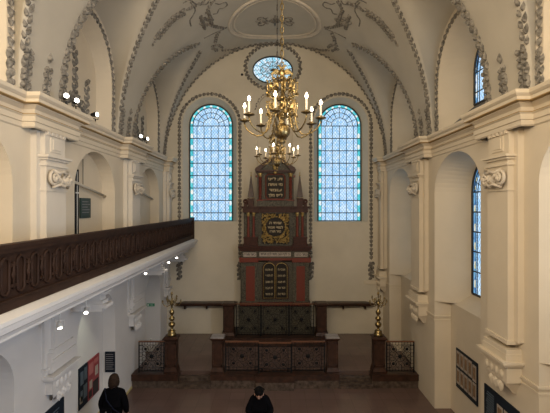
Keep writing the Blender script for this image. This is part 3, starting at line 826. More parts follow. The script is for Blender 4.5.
# arched doors shaped as tablets
m = sep(); o_ = dict(c=X(275), a=(X(288.6)-X(261.4))/2, bot=H(299.5), spring=H(268), b=H(260)-H(268))
pts = outline(o_, 16); m.prism(pts, .05, lambda a, b, c: E(a, AD+.03+c, b)); loc_build(m, 'door_surround', 'marble_brown', ark)
def txt(s_, size, x, h, d, matn, parent, name='lettering', w=None):
    cu = bpy.data.curves.new(name, 'FONT'); cu.body = s_; cu.size = size; cu.align_x = 'CENTER'; cu.align_y = 'CENTER'; cu.extrude = .003; cu.offset = size*.022
    t = bpy.data.objects.new(name, cu); COL.objects.link(t); bpy.context.view_layer.update()
    dg = bpy.context.evaluated_depsgraph_get(); me = bpy.data.meshes.new_from_object(t.evaluated_get(dg)); bpy.data.objects.remove(t)
    if not me.vertices: return None
    xs = [v.co.x for v in me.vertices]; ys = [v.co.y for v in me.vertices]; wd = max(xs)-min(xs); cy = (max(ys)+min(ys))/2; cx = (max(xs)+min(xs))/2
    k = min(1.6, (w/wd)) if w else 1
    for v in me.vertices: v.co = ((v.co.x-cx)*k, -v.co.z, v.co.y-cy)
    me.materials.clear(); me.materials.append(M[matn])
    return me, Vector(E(x, d, h))
def write(lines, matn, parent):
    for (s_, size, x, h, d, w) in lines:
        me, p = txt(s_[::-1], size, x, h, d, matn, parent, 'text_line', w)
        mb = MB(); mb.v = [tuple(v.co+p) for v in me.vertices]; mb.f = [tuple(pl.vertices) for pl in me.polygons]
        mb.mi = [0]*len(mb.f); mb.sm = [False]*len(mb.f); bpy.data.meshes.remove(me)
        o = loc_build(mb, 'text_line', matn, ark); o.parent = parent
TAB = {-1: ['לא תרצח', 'לא תנאף', 'לא תגנב', 'לא תענה', 'לא תחמד'], 1: ['אנכי ה', 'לא יהיה', 'לא תשא', 'זכור את', 'כבד את']}
for s in (-1, 1):
    m = sep(); cx = X(275)+s*(X(281.2)-X(275)); aa = (X(286.8)-X(275.6))/2
    o_ = dict(c=cx, a=aa, bot=H(298), spring=H(268), b=H(263)-H(268)); pts = outline(o_, 14)
    m.prism(pts, .05, lambda a, b, c: E(a, AD+.0+c, b))
    door = loc_build(m, 'tablet_door', 'bronze', ark, 'dark arched door leaf with gold writing')
    m = MB(); m.tube([E(a, AD-.005, b) for a, b in pts+[pts[0]]], .012, 5); 
    mb = m; inv = Matrix.Translation(-ark.location); mb.v = [tuple(inv @ Vector(p)) for p in mb.v]; mb.build('door_rim', 'gold', door)
    vs = []
    L6 = TAB[s]
    lines = [(t, .105, cx, H(269.5+k*6.1), AD-.006, .26) for k, t in enumerate(L6)]
    write(lines, 'gold_text', door)
# entablature of the lower storey
m = sep(); ab(239, 258, 257.5, 262, -.10, BK); ab(291.5, 310.5, 257.5, 262, -.10, BK); ab(258, 291.5, 258, 260.5, -.0, BK); loc_build(m, 'lower_moulding', 'marble_red', ark)
m = sep(); ab(241, 308.5, 251, 258, 0, BK); ab(241, 257.5, 251, 257.6, -.06, .1); ab(292.5, 308.5, 251, 257.6, -.06, .1); loc_build(m, 'frieze', 'marble_green', ark)
for a, b, d, t in ((243, 256, -.075, 'כתר תורה'), (259, 290.5, -.012, 'כי לקח טוב נתתי לכם תורתי'), (294, 307, -.075, 'כתר כהנה')):
    m = sep(); ab(a, b, 252.3, 256.4, d, d+.02); o = loc_build(m, 'inscription_band', 'paper', ark, 'pale inscribed band')
    write([(t, .12, X((a+b)/2), H(254.3), AD+d-.004, (b-a)*K*.92)], 'print_dark', o)
m = sep()
for (iy0, iy1, e) in ((249.3, 251, .04), (247.6, 249.3, .08), (245.9, 247.6, .13)):
    ab(241-e/K*.8, 258+e/K*.6, iy0, iy1, -.06-e, BK); ab(291.5-e/K*.6, 308.5+e/K*.8, iy0, iy1, -.06-e, BK); ab(256, 293, iy0, iy1, -e, BK)
loc_build(m, 'lower_cornice', 'marble_red_dark', ark)
# second storey
m = sep(); ab(243, 307, 212, 245.9, .16, BK); ab(258, 292, 212, 245.9, .08, .3)
ab(243.5, 257, 238, 245.9, -.03, .3); ab(293, 306.5, 238, 245.9, -.03, .3); loc_build(m, 'second_storey', 'marble_green', ark)
for a, b in ((242.5, 258), (292, 307.5)):
    m = sep(); ab(a, b, 244, 245.9, -.05, .3); ab(a+.5, b-.5, 237, 238.4, -.05, .3); ab(a+1, b-1, 238, 244.2, -.035, .2); loc_build(m, 'pedestal_moulding', 'marble_red_dark', ark)
for ix in (247.8, 253.2, 297, 302.2):
    m = MB(); r_ = 1.25*K; p = (X(ix), AD+.07, EYE+H(237)); hh = H(216.3)-H(237)
    m.lathe([(r_*1.35, 0), (r_*1.35, .03), (r_*1.05, .05), (r_, .08), (r_*.98, hh*.5), (r_*.85, hh)], p, 14)
    cl = loc_build(m, 'column', 'marble_red', ark, 'slim red marble column')
    m = MB(); m.lathe([(r_*.9, hh), (r_*1.1, hh+.05), (r_*1.6, hh+.10), (r_*1.5, hh+.13)], p, 10); o = loc_build(m, 'capital', 'gold', ark, 'gilded capital'); o.parent = cl
# gilded square with round inscription
m = sep(); ab(261.2, 288.8, 213.4, 243.6, .03, .1); gp = loc_build(m, 'gilded_panel', 'bronze', ark, 'carved and gilded square frame around a round inscription')
m = MB(); cx, cz = X(275), H(227)
for k in range(420):
    x = random.uniform(X(261.5), X(288.5)); z = random.uniform(H(243.2), H(213.8))
    if math.hypot(x-cx, z-cz) < 9.8*K: continue
    a = random.uniform(0, 2*PI); m.leaf(E(x, AD+.03, z), (math.cos(a), 0, math.sin(a)), (0, -1, 0), .085, .045, .05)
for k in range(26):
    a = 2*PI*k/26; m.leaf(E(cx+10.3*K*math.cos(a), AD+.03, cz+10.3*K*math.sin(a)), (-math.sin(a), 0, math.cos(a)), (0, -1, 0), .09, .06, .05)
o = loc_build(m, 'gilded_carving', 'gold', ark); o.parent = gp
m = MB(); m.prism([(cx+9.3*K*math.cos(k*PI/16), cz+9.3*K*math.sin(k*PI/16)) for k in range(32)], .03, lambda a, b, c: E(a, AD+.01+c, b)); o = loc_build(m, 'inscription_disc', 'bronze', ark); o.parent = gp
write([('שויתי ה', .13, cx, H(223), AD, .42), ('לנגדי תמיד', .12, cx, H(227.3), AD, .54), ('כתר תורה', .12, cx, H(231.4), AD, .40)], 'gold_text', gp)
m = sep()
for (iy0, iy1, e) in ((208.5, 212.5, -.01),):
    ab(242.5, 259, iy0, iy1, -.03, BK); ab(291.5, 307.5, iy0, iy1, -.03, BK); ab(259, 291.5, iy0, iy1, .04, BK)
for (iy0, iy1, e) in ((207.4, 208.5, .05), (206.3, 207.4, .10)):
    ab(242.5-e/K*.8, 259+e/K*.5, iy0, iy1, -.03-e, BK); ab(291.5-e/K*.5, 307.5+e/K*.8, iy0, iy1, -.03-e, BK); ab(258, 292, iy0, iy1, .04-e, BK)
loc_build(m, 'upper_cornice', 'marble_red_dark', ark)
# obelisks and scrolls on the cornice
for s in (-1, 1):
    cx = X(275)+s*(X(299.6)-X(275)); m = MB()
    w = 2.9*K; m.box(cx-w, cx+w, AD+.02, AD+.02+2*w, EYE+H(206.3), EYE+H(198.5)); m.box(cx-w*1.2, cx+w*1.2, AD+.0, AD+.04+2*w, EYE+H(199.4), EYE+H(198.2))
    ob = loc_build(m, 'obelisk', 'marble_red_dark', ark)
    m = MB(); w2 = 3.1*K; m.taper(cx-w2, cx+w2, AD+.02, AD+.02+2*w2, EYE+H(197.2), EYE+H(176), -w2*.85); o = loc_build(m, 'spire', 'marble_brown', ark); o.parent = ob
    m = MB(); m.tube([E(cx, AD+.02+w2, H(176.5)), E(cx, AD+.02+w2, H(171.8))], .012, 6); m.ball(E(cx, AD+.02+w2, H(175.4)), .03, 8); m.ball(E(cx, AD+.02+w2, H(172.4)), .022, 8)
    for q in (-1, 1): m.ball(E(cx+q*w2*.7, AD+.04, H(197.8)), .022, 8)
    o = loc_build(m, 'finial', 'gold', ark); o.parent = ob
    m = MB(); sx = X(275)+s*(X(305.2)-X(275)); pts = []
    for k in range(20):
        t = k/19; a = -PI/2+s*(-1)*t*3.4*PI; r_ = .085*(1-.7*t); pts.append(E(sx+r_*math.cos(a), AD+.12, H(201.5)+r_*math.sin(a)))
    m.tube(pts, .034, 6); m.box(sx-.055, sx+.055, AD+.06, AD+.18, EYE+H(206.3), EYE+H(203.5))
    m.tube([E(sx-s*.02, AD+.12, H(204.5)), E(sx-s*.12, AD+.12, H(203.5))], .035, 6)
    loc_build(m, 'scroll', 'marble_red_dark', ark)
# aedicule with inscription tablet
m = sep(); ab(256.5, 293.5, 171, 206.3, .12, .62); ab(257, 292.8, 200.2, 206.3, .02, .3); loc_build(m, 'upper_storey', 'marble_green', ark)
m = sep(); ab(261.5, 288.5, 199.2, 200.6, .02, .3); ab(256, 262.5, 199.6, 201, .0, .3); ab(287.5, 294, 199.6, 201, .0, .3)
ab(255, 257, 175, 177, .1, .3); ab(293, 295, 175, 177, .1, .3)
# notched frame round the tablet
fx0, fx1, fy0, fy1 = X(265.4), X(284.6), H(199), H(174); nt_ = .055
for sx0, off in ((0, 0),):
    fr_ = [(fx0+nt_, fy0), (fx1-nt_, fy0), (fx1-nt_, fy0+nt_), (fx1, fy0+nt_), (fx1, fy1-nt_), (fx1-nt_, fy1-nt_), (fx1-nt_, fy1), (fx0+nt_, fy1), (fx0+nt_, fy1-nt_), (fx0, fy1-nt_), (fx0, fy0+nt_), (fx0+nt_, fy0+nt_)]
    for k in range(12):
        a, b = fr_[k], fr_[(k+1) % 12]; m.tube([E(a[0], AD+.11, a[1]), E(b[0], AD+.11, b[1])], .024, 6)
loc_build(m, 'tablet_frame', 'marble_red', ark)
m = sep(); ab(266.4, 283.6, 175, 198, .09, .13); tb = loc_build(m, 'inscription_tablet', 'bronze', ark, 'dark tablet with gilded writing')
write([('דע לפני', .135, X(275), H(178.6), AD+.085, .50), ('מי אתה', .135, X(275), H(184.4), AD+.085, .50), ('עומד', .135, X(275), H(190), AD+.085, .50), ('לפני מלך', .13, X(275), H(195.4), AD+.085, .50)], 'gold_text', tb)
for s in (-1, 1):
    cx = X(275)+s*(X(290.3)-X(275)); m = MB(); hz0, hz1 = H(199.6), H(176.5)
    for ph0 in (0, PI):
        m.tube([E(cx+.028*math.cos(ph0+k*.75), AD+.07+.028*math.sin(ph0+k*.75), hz0+(hz1-hz0)*k/32) for k in range(33)], .034, 6)
    o = loc_build(m, 'twisted_column', 'marble_red', ark, 'twisted red marble column')
    m = MB(); m.lathe([(.05, 0), (.055, .04), (.085, .10), (.08, .12)], E(cx, AD+.07, hz1), 10); q = loc_build(m, 'capital', 'gold', ark); q.parent = o
m = sep(); ab(255.5, 294.5, 171.4, 172.6, -.0, .62); ab(254.8, 295.2, 170.0, 171.4, -.06, .62); loc_build(m, 'pediment_cornice', 'marble_red_dark', ark)
m = MB()
arc = [(254.3, 170), (255.5, 167.6), (259, 165.4), (263, 162.5), (267, 159.5), (271, 157.8), (275, 157.2), (279, 157.8), (283, 159.5), (287, 162.5), (291, 165.4), (294.5, 167.6), (295.7, 170)]
low = [(290, 170), (287.5, 167.5), (284, 164.2), (279.5, 161.6), (275, 160.9), (270.5, 161.6), (266, 164.2), (262.5, 167.5), (260, 170)]
m.prism([(X(a), H(b)) for a, b in arc+low], .6, lambda a, b, c: E(a, AD-.06+c, b)); loc_build(m, 'pediment', 'marble_red_dark', ark)
m = MB(); m.prism([(X(a), H(b)) for a, b in low], .4, lambda a, b, c: E(a, AD+.1+c, b)); loc_build(m, 'pediment_field', 'marble_green', ark)
m = MB(); m.ball(E(X(275), AD-.0, H(168)), (.09, .04, .10), 8); m.ball(E(X(275), AD-.02, H(172.6)), (.07, .04, .05), 8)
for k in range(7): m.leaf(E(X(275), AD-.02, H(166)), (math.cos(k*PI/6), 0, math.sin(k*PI/6)), (0, -1, 0), .2, .07, .04)
loc_build(m, 'gilded_crest', 'gold', ark)

# ------------------------------------------------------------------ chandeliers
def chandelier(x, d, hball, sc_, label, chain_mat, unlit=()):
    r = thing('chandelier', label, 'chandelier', E(x, d, hball)); S = sc_
    Lp = lambda a: [(p*S, q*S) for p, q in a]
    m = MB(); m.lathe(Lp([(.0, -.30), (.02, -.29), (.03, -.26), (.015, -.235), (.05, -.20), (.06, -.17), (.03, -.14), (.03, -.11), (.0, -.11)]), n=16); m.build('bottom_finial', 'brass_dark', r)
    m = MB(); pr = []
    for k in range(13):
        a = -PI/2+PI*k/12; pr.append((.135*S*max(.02, math.cos(a)), .14*S*math.sin(a)))
    m.lathe(pr, n=48, flute=.05); m.build('ribbed_ball', 'brass', r)
    m = MB(); m.lathe(Lp([(.03, .12), (.05, .14), (.03, .17), (.025, .20), (.085, .22), (.09, .24), (.03, .27), (.03, .33), (.06, .36), (.07, .39), (.05, .42), (.025, .45), (.025, .52), (.055, .55), (.055, .58), (.02, .61), (.02, .80), (.05, .83), (.02, .86), (.015, 1.02), (0, 1.03)]), n=16); m.build('stem', 'brass', r)
    # scroll brackets round the stem, two tiers
    def scrolls(name, z0, z1, rad, n, ph):
        m = MB()
        for k in range(n):
            a = 2*PI*k/n+ph; ca, sa = math.cos(a), math.sin(a)
            def P(rr, z): return (rr*S*ca, rr*S*sa, z*S)
            c1 = []; zc = z0+.06
            for i in range(15):
                t = i/14; b = -PI*.5+t*2.6*PI; q = .075*(1-.7*t); c1.append(P(rad-.08+q*math.cos(b), zc+q*math.sin(b)))
            m.tube([P(.03, z1-.02)]+[P(rad*.55, z1)]+[P(rad*.95, z1-.06), P(rad, (z0+z1)/2)]+[P(rad*.8, z0+.01)]+c1[:12], .011*S, 5)
            c2 = []
            for i in range(13):
                t = i/12; b = PI*.9-t*2.4*PI; q = .06*(1-.7*t); c2.append(P(rad*.62+q*math.cos(b), z1-.07+q*math.sin(b)))
            m.tube(c2, .010*S, 5)
            for (rr, z) in ((rad, z0+.02), (rad*.55, z1+.02), (rad*.98, z1-.05)):
                m.ball(P(rr, z), .02*S, 6)
            m.leaf(P(rad*.7, (z0+z1)/2), (ca*.3, sa*.3, 1), (ca, sa, 0), .13*S, .07*S, .04*S)
            m.leaf(P(rad*.9, z0+.04), (-sa, ca, .2), (ca, sa, 0), .12*S, .05*S, .04*S)
        m.build(name, 'brass', r)
    scrolls('scroll_tier', .24, .54, .27, 8, .2); scrolls('scroll_tier', .60, .88, .27, 9, .0)
    # double eagle on top
    m = MB(); m.ball((0, 0, 1.0*S), (.05*S, .035*S, .075*S), 10)
    for sx in (-1, 1):
        m.tube([(0, 0, 1.04*S), (sx*.035*S, -.01, 1.10*S), (sx*.06*S, -.02, 1.12*S), (sx*.085*S, -.03, 1.105*S)], [.022*S, .018*S, .018*S, .004], 6)
        for k in range(6):
            a = math.radians(10+k*14); m.tube([(sx*.03*S, 0, (1.02-k*.01)*S), (sx*(.09+.02*k)*S, 0, (1.03+.02-k*.012)*S), (sx*(.17-.006*k)*S, 0, (1.07-k*.045)*S)], [.014*S, .016*S, .006*S], 5)
        m.tube([(sx*.02*S, 0, .95*S), (sx*.05*S, 0, .90*S)], .012*S, 5)
    m.tube([(0, 0, .95*S), (0, 0, .88*S)], [.02*S, .045*S], 6)
    m.build('double_eagle', 'brass', r)
    # arms
    for k in range(8):
        a = math.radians(35+45*k); ca, sa = math.cos(a), math.sin(a)
        def P(rr, z): return (rr*S*ca, rr*S*sa, z*S)
        m = MB()
        m.tube([P(.06, .25), P(.13, .30), P(.20, .27), P(.24, .16), P(.27, .02), P(.34, -.06), P(.43, -.07), P(.53, -.03), P(.61, .04), P(.655, .12), P(.66, .17)], .013*S, 6)
        sp_ = [P(.24+.05*math.cos(t*.55)*(1-t/14), .12+.05*math.sin(t*.55)*(1-t/14)) for t in range(12)]
        m.tube(sp_, .009*S, 5); m.ball(P(.43, -.07), .018*S, 6); m.ball(P(.27, .02), .018*S, 6)
        arm = m.build('arm', 'brass', r)
        m = MB(); q = P(.66, .17); m.lathe(Lp([(.012, 0), (.03, .005), (.085, .02), (.095, .035), (.085, .035), (.03, .02), (.026, .03), (.03, .065), (.022, .07), (0, .07)]), q, 14); m.build('drip_dish', 'brass_dark', arm)
        m = MB(); m.lathe(Lp([(.017, .05), (.017, .25), (.0, .25)]), q, 10); m.build('candle', 'candle', arm)
        if k not in unlit:
            m = MB(); m.lathe(Lp([(.006, .25), (.020, .265), (.025, .285), (.018, .31), (.006, .335), (0, .345)]), q, 10); m.build('flame_bulb', 'flame', arm)
            l = bpy.data.lights.new('candle_light', 'POINT'); l.energy = 4.5; l.color = (1, .80, .56); l.shadow_soft_size = .03
            lo = bpy.data.objects.new('candle_light', l); COL.objects.link(lo); lo.parent = arm; lo.location = (q[0], q[1], q[2]+.42*S)
    # chain to the vault
    m = MB(); z = 1.08*S; top = SP+RY-hball-.02; k = 0
    step = .10 if chain_mat == 'brass' else .16
    m.tube([(0, 0, z), (0, 0, z+.05)], .01, 5)
    while z < top-.05:
        a = PI/2*(k % 2); w = .028 if chain_mat == 'brass' else .014
        m.tube([(w*math.cos(t*PI/4)*math.cos(a), w*math.cos(t*PI/4)*math.sin(a), z+.5*step+.62*step*math.sin(t*PI/4)) for t in range(8)], .009 if chain_mat == 'brass' else .007, 5, closed=True)
        z += step; k += 1
    m.ball((0, 0, z), (.07, .07, .04), 10)
    m.build('chain', chain_mat, r)
    return r
chandelier(.12, 7.05, 1.29, 1.0, 'large gilded brass chandelier with eight candle arms, the nearer one on a gilt chain', 'brass')
chandelier(.06, 11.2, 1.20, .86, 'smaller-looking brass chandelier farther back, hanging just before the ark pediment', 'chain_steel', unlit=(4,))

# ------------------------------------------------------------------ candelabra
def candelabrum(x, label):
    r = thing('candelabrum', label, 'candelabrum', E(x, 11.62, -3.634))
    m = MB(); m.lathe([(.12, 0), (.13, .02), (.12, .05), (.10, .09), (.105, .13), (.06, .17), (0, .17)], n=20); m.build('base', 'brass', r)
    m = MB(); m.lathe([(.05, .15), (.035, .19), (.03, .22), (.085, .27), (.095, .33), (.05, .38), (.03, .40), (.07, .44), (.085, .49), (.04, .54), (.025, .57), (.06, .61), (.075, .67), (.035, .72), (.022, .76), (.022, .84), (.05, .88), (.05, .92), (.02, .96), (.015, 1.12), (.03, 1.15), (.03, 1.2), (.0, 1.24)], n=18); m.build('stem', 'brass', r)
    for k in range(8):
        a = k*PI/4+.2; hi = k % 2; R_ = .25 if not hi else .18; z0 = .88 if not hi else .98
        P = lambda rr, z: (rr*math.cos(a), rr*math.sin(a), z)
        m = MB(); m.tube([P(.02, z0), P(R_*.45, z0-.06), P(R_*.8, z0-.04), P(R_, z0+.04), P(R_, z0+.07)], .013, 5)
        m.tube([P(R_*.5+.035*math.cos(t*.6)*(1-t/13), z0+.0+.035*math.sin(t*.6)*(1-t/13)) for t in range(11)], .006, 5)
        m.lathe([(.01, 0), (.03, .012), (.032, .02), (.014, .025), (.018, .06), (0, .06)], P(R_, z0+.06), 10); m.build('arm', 'brass', r)
    return r
candelabrum(-2.91, 'tall brass candelabrum on the left marble pier'); candelabrum(2.91, 'tall brass candelabrum on the right marble pier')

# ------------------------------------------------------------------ spotlights
def spotlight(x, d, h, aim, label, energy, group, rail=True, col=(1, .93, .78), size=70):
    zs = .88 if rail else .72
    r = thing('spotlight', label, 'spotlight', E(x, d, h), 0, group)
    t = (Vector(E(*aim))-Vector(E(x, d, h))).normalized(); e1 = t.cross(Vector((0, 0, 1))).normalized(); e2 = e1.cross(t)
    def ring(rad, k0): return [tuple(t*k0*zs+(e1*math.cos(2*PI*k/14)+e2*math.sin(2*PI*k/14))*rad*zs) for k in range(14)]
    m = MB(); m.grid([ring(.001, -.12), ring(.035, -.12), ring(.05, -.06), ring(.062, .02), ring(.062, .05), ring(.05, .05)], 0, True, True); m.build('housing', 'black_metal' if rail else 'white_paint', r)
    m = MB(); m.add(ring(.052, .045), [tuple(range(14))]); m.build('lens', 'lamp_lens', r)
    m = MB(); b = -.0
    m.tube([tuple(e1*.07), tuple(e1*.07+Vector((0, 0, -.09 if rail else .09))), tuple(-e1*.07+Vector((0, 0, -.09 if rail else .09))), tuple(-e1*.07)], .008, 5)
    m.tube([(0, 0, -.09 if rail else .09), (0, 0, -.14 if rail else -1.502-h)], .012, 6); m.build('bracket', 'black_metal' if rail else 'white_paint', r)
    l = bpy.data.lights.new('spot_beam', 'SPOT'); l.energy = energy; l.color = col; l.spot_size = math.radians(size); l.spot_blend = .7; l.shadow_soft_size = .05
    lo = bpy.data.objects.new('spot_beam', l); COL.objects.link(lo); lo.parent = r; lo.location = tuple(t*.08); lo.rotation_euler = t.to_track_quat('-Z', 'Y').to_euler()
    return r
UPH = 1.765+.14
spotlight(-3.62, 7.13, UPH, (-.6, 3.4, 2.6), 'spotlight on the left cornice, nearest to the viewer, lamp facing the room', 12, 'cornice spotlights')
spotlight(-3.60, 7.45, UPH, (0, 4, 2.4), 'spotlight on the left cornice, second from the viewer', 12, 'cornice spotlights')
spotlight(-3.66, 8.40, UPH-.03, (1.5, 6.4, 1.6), 'spotlight on the left cornice in front of the second lunette, tilted down', 12, 'cornice spotlights')
spotlight(-3.66, 11.2, UPH, (0, 7, 2.2), 'spotlight on the far pier of the left cornice, its nearer lamp', 10, 'cornice spotlights')
spotlight(-3.62, 11.62, UPH, (.5, 9, 2.2), 'spotlight on the far pier of the left cornice, its farther lamp', 10, 'cornice spotlights')
GH = -1.5-.16
spotlight(-3.95+.5, 6.60, -1.92, (-2.6, 5.6, -3.2), 'spotlight under the gallery, nearest one above the pilaster base', 3, 'spotlights under the gallery', False)
spotlight(-3.42, 7.45, -1.90, (-2.4, 5.6, -3.0), 'spotlight under the gallery left of the nearest beam end', 3, 'spotlights under the gallery', False)
spotlight(-3.42, 8.75, -1.64, (-4.3, 9.0, -3.3), 'spotlight under the gallery above the red exhibition panel, behind the gallery cornice', 30, 'spotlights under the gallery', False, (.95, .98, .72), 60)
spotlight(-3.30, 10.5, -1.68, (-2.8, 9, -3.0), 'spotlight under the gallery above the arched doorway', 3, 'spotlights under the gallery', False)
spotlight(-3.20, 12.4, -1.66, (-2.8, 11, -3.0), 'spotlight under the gallery right of the far beam end', 3, 'spotlights under the gallery', False)
spotlight(-3.20, 13.4, -1.64, (-2.8, 12, -3.0), 'farthest spotlight under the gallery, beside the back wall', 3, 'spotlights under the gallery', False)
# ledge of sockets so the hanging lamps touch the slab
# ------------------------------------------------------------------ exhibition panels and signs
def board(s, w, d0, d1, h0, h1, label, matn, name='exhibition_panel', cat='exhibition panel'):
    r = thing(name, label, cat, E(s*w, (d0+d1)/2, h0))
    m = MB(); a, b = sorted((s*(w-.004), s*(w-.03))); m.box(a, b, d0, d1, EYE+h0, EYE+h1); loc_build(m, 'board', matn, r)
    return r
def sheet(r, s, w, d0, d1, h0, h1, matn, name='printed_sheet', e=.036):
    m = MB(); a, b = sorted((s*(w-.029), s*(w-e))); m.box(a, b, d0, d1, EYE+h0, EYE+h1); return loc_build(m, name, matn, r)
# south wall, inside the niche: two rows of sheets
r = board(1, 4.41, 8.93, 9.97, -4.34, -3.41, 'dark panel with two rows of framed pages in the right-hand window niche', 'panel_navy')
for row in range(2):
    for k in range(5):
        d1 = 9.93-k*.20; h1 = -3.46-row*.42
        if row == 0 and k == 4: h1 -= .03
        p = sheet(r, 1, 4.41, d1-.165, d1, h1-.36, h1, 'paper', 'page'); m = MB(); m.box(4.41-.040, 4.41-.036, d1-.135, d1-.03, EYE+h1-.30, EYE+h1-.05); o = loc_build(m, 'print', 'print_brown', r); o.parent = p
r = board(1, 4.0, 6.72, 7.82, -4.30, -3.35, 'dark panel with a text column and brown pictures on the near right pier', 'panel_navy')
m = MB()
for k in range(16): m.box(3.960, 3.966, 7.46, 7.74-random.uniform(0, .05), EYE-3.46-k*.045, EYE-3.44-k*.045)
loc_build(m, 'text_column', 'print_blue', r)
for row in range(2):
    for k in range(3):
        d1 = 7.36-k*.22; h1 = -3.52-row*.38
        p = sheet(r, 1, 4.0, d1-.18, d1, h1-.30, h1, 'paper', 'page'); m = MB(); m.box(3.960, 3.964, d1-.15, d1-.03, EYE+h1-.25, EYE+h1-.04); o = loc_build(m, 'print', 'print_brown', r); o.parent = p
# north side
r = board(-1, 4.31, 9.01, 9.42, -4.47, -3.56, 'narrow dark blue panel with pale text blocks left of the red one', 'panel_navy')
for (a, b, c, d) in ((9.06, 9.20, -3.95, -3.66), (9.24, 9.38, -3.90, -3.62), (9.06, 9.16, -4.32, -4.08), (9.20, 9.38, -4.3, -4.0)):
    sheet(r, -1, 4.31, a, b, c, d, 'print_blue', 'text_block')
sheet(r, -1, 4.31, 9.04, 9.15, -4.35, -4.2, 'paper', 'picture')
r = board(-1, 4.31, 9.43, 10.04, -4.47, -3.56, 'red exhibition panel with text and small photographs in the lit left niche', 'panel_red')
for (a, b, c, d, mm, nn) in ((9.48, 9.70, -3.90, -3.64, 'print_pink', 'text_block'), (9.76, 9.98, -3.72, -3.62, 'print_pink', 'text_block'), (9.80, 9.96, -4.02, -3.80, 'paper', 'picture'), (9.50, 9.64, -4.22, -4.04, 'paper', 'picture'), (9.46, 9.62, -4.42, -4.26, 'print_dark', 'picture'), (9.68, 9.98, -4.45, -4.12, 'print_dark', 'picture')):
    sheet(r, -1, 4.31, a, b, c, d, mm, nn)
r = board(-1, 4.0, 6.75, 7.76, -4.52, -3.58, 'dark panel on the left wall below the pilaster base, cut by the frame', 'panel_navy')
m = MB()
for k in range(12): m.box(-3.966, -3.960, 7.0, 7.6-random.uniform(0, .1), EYE-3.70-k*.055, EYE-3.68-k*.055)
loc_build(m, 'text_column', 'print_blue', r)
# dark text sign on the far reveal of the lit niche
r = thing('text_sign', 'small black sign with white lines of text beside the woman', 'sign', E(-4.12, 10.29, -4.14))
m = MB(); m.box(-4.245, -3.99-.01, 10.285, 10.315, EYE-4.14, EYE-3.63); loc_build(m, 'plate', 'panel_navy', r)
m = MB()
for k in range(8): m.box(-4.22, -4.04+random.uniform(-.02, .01), 10.281, 10.286, EYE-3.70-k*.052, EYE-3.685-k*.052)
loc_build(m, 'text_lines', 'marble_grey_cap', r)
r = thing('exit_sign', 'small green emergency exit sign with white arrow in the arched doorway', 'sign', E(-4.35, 14.36, -3.45))
m = MB(); m.box(-4.47, -4.2, 14.355, 14.38, EYE-3.48, EYE-3.38); loc_build(m, 'plate', 'exit_green', r)
m = MB(); m.box(-4.36, -4.29, 14.35, 14.356, EYE-3.435, EYE-3.425); m.add([E(-4.29, 14.351, -3.455), E(-4.29, 14.351, -3.405), E(-4.26, 14.351, -3.43)], [(0, 1, 2)])
m.box(-4.445, -4.40, 14.35, 14.356, EYE-3.465, EYE-3.40); loc_build(m, 'arrow', 'white_paint', r)
r = thing('light_switch', 'small white switch plate low in the arched doorway', 'switch', E(-4.32, 14.37, -4.66))
m = MB(); m.box(-4.36, -4.29, 14.365, 14.385, EYE-4.70, EYE-4.60); loc_build(m, 'plate', 'white_paint', r)
m = MB(); m.box(-4.34, -4.31, 14.358, 14.366, EYE-4.67, EYE-4.63); loc_build(m, 'rocker', 'marble_grey_cap', r)
m = MB(); m.ball(E(-1.22, D1-.01, 4.88), (.05, .03, .05), 8); o = m.build('ceiling_sensor', 'black_metal'); tag(o, 'small dark round fitting on the back wall left of the oval window', 'fitting')

# ------------------------------------------------------------------ people
def skin_mesh(name, nodes, edges, matn, parent, sub=1, root='pelvis'):
    idx = {k: i for i, k in enumerate(nodes)}
    me = bpy.data.meshes.new(name); me.from_pydata([nodes[k][0] for k in nodes], [(idx[a], idx[b]) for a, b in edges], [])
    o = bpy.data.objects.new(name, me); COL.objects.link(o)
    mod = o.modifiers.new('skin', 'SKIN'); mod.use_smooth_shade = True
    lay = me.skin_vertices[0] if me.skin_vertices else None
    if lay is None:
        bpy.context.view_layer.objects.active = o
        bpy.ops.mesh.customdata_skin_add(); lay = me.skin_vertices[0]
    for k in nodes:
        r = nodes[k][1]; lay.data[idx[k]].radius = r if isinstance(r, tuple) else (r, r); lay.data[idx[k]].use_root = (k == root)
    o.modifiers.new('sub', 'SUBSURF').levels = sub; o.modifiers['sub'].render_levels = sub
    bpy.context.view_layer.update()
    dg = bpy.context.evaluated_depsgraph_get(); nm = bpy.data.meshes.new_from_object(o.evaluated_get(dg))
    bpy.data.objects.remove(o); nm.materials.clear(); nm.materials.append(M[matn])
    for p in nm.polygons: p.use_smooth = True
    o = bpy.data.objects.new(name, nm); COL.objects.link(o); o.parent = parent; return o
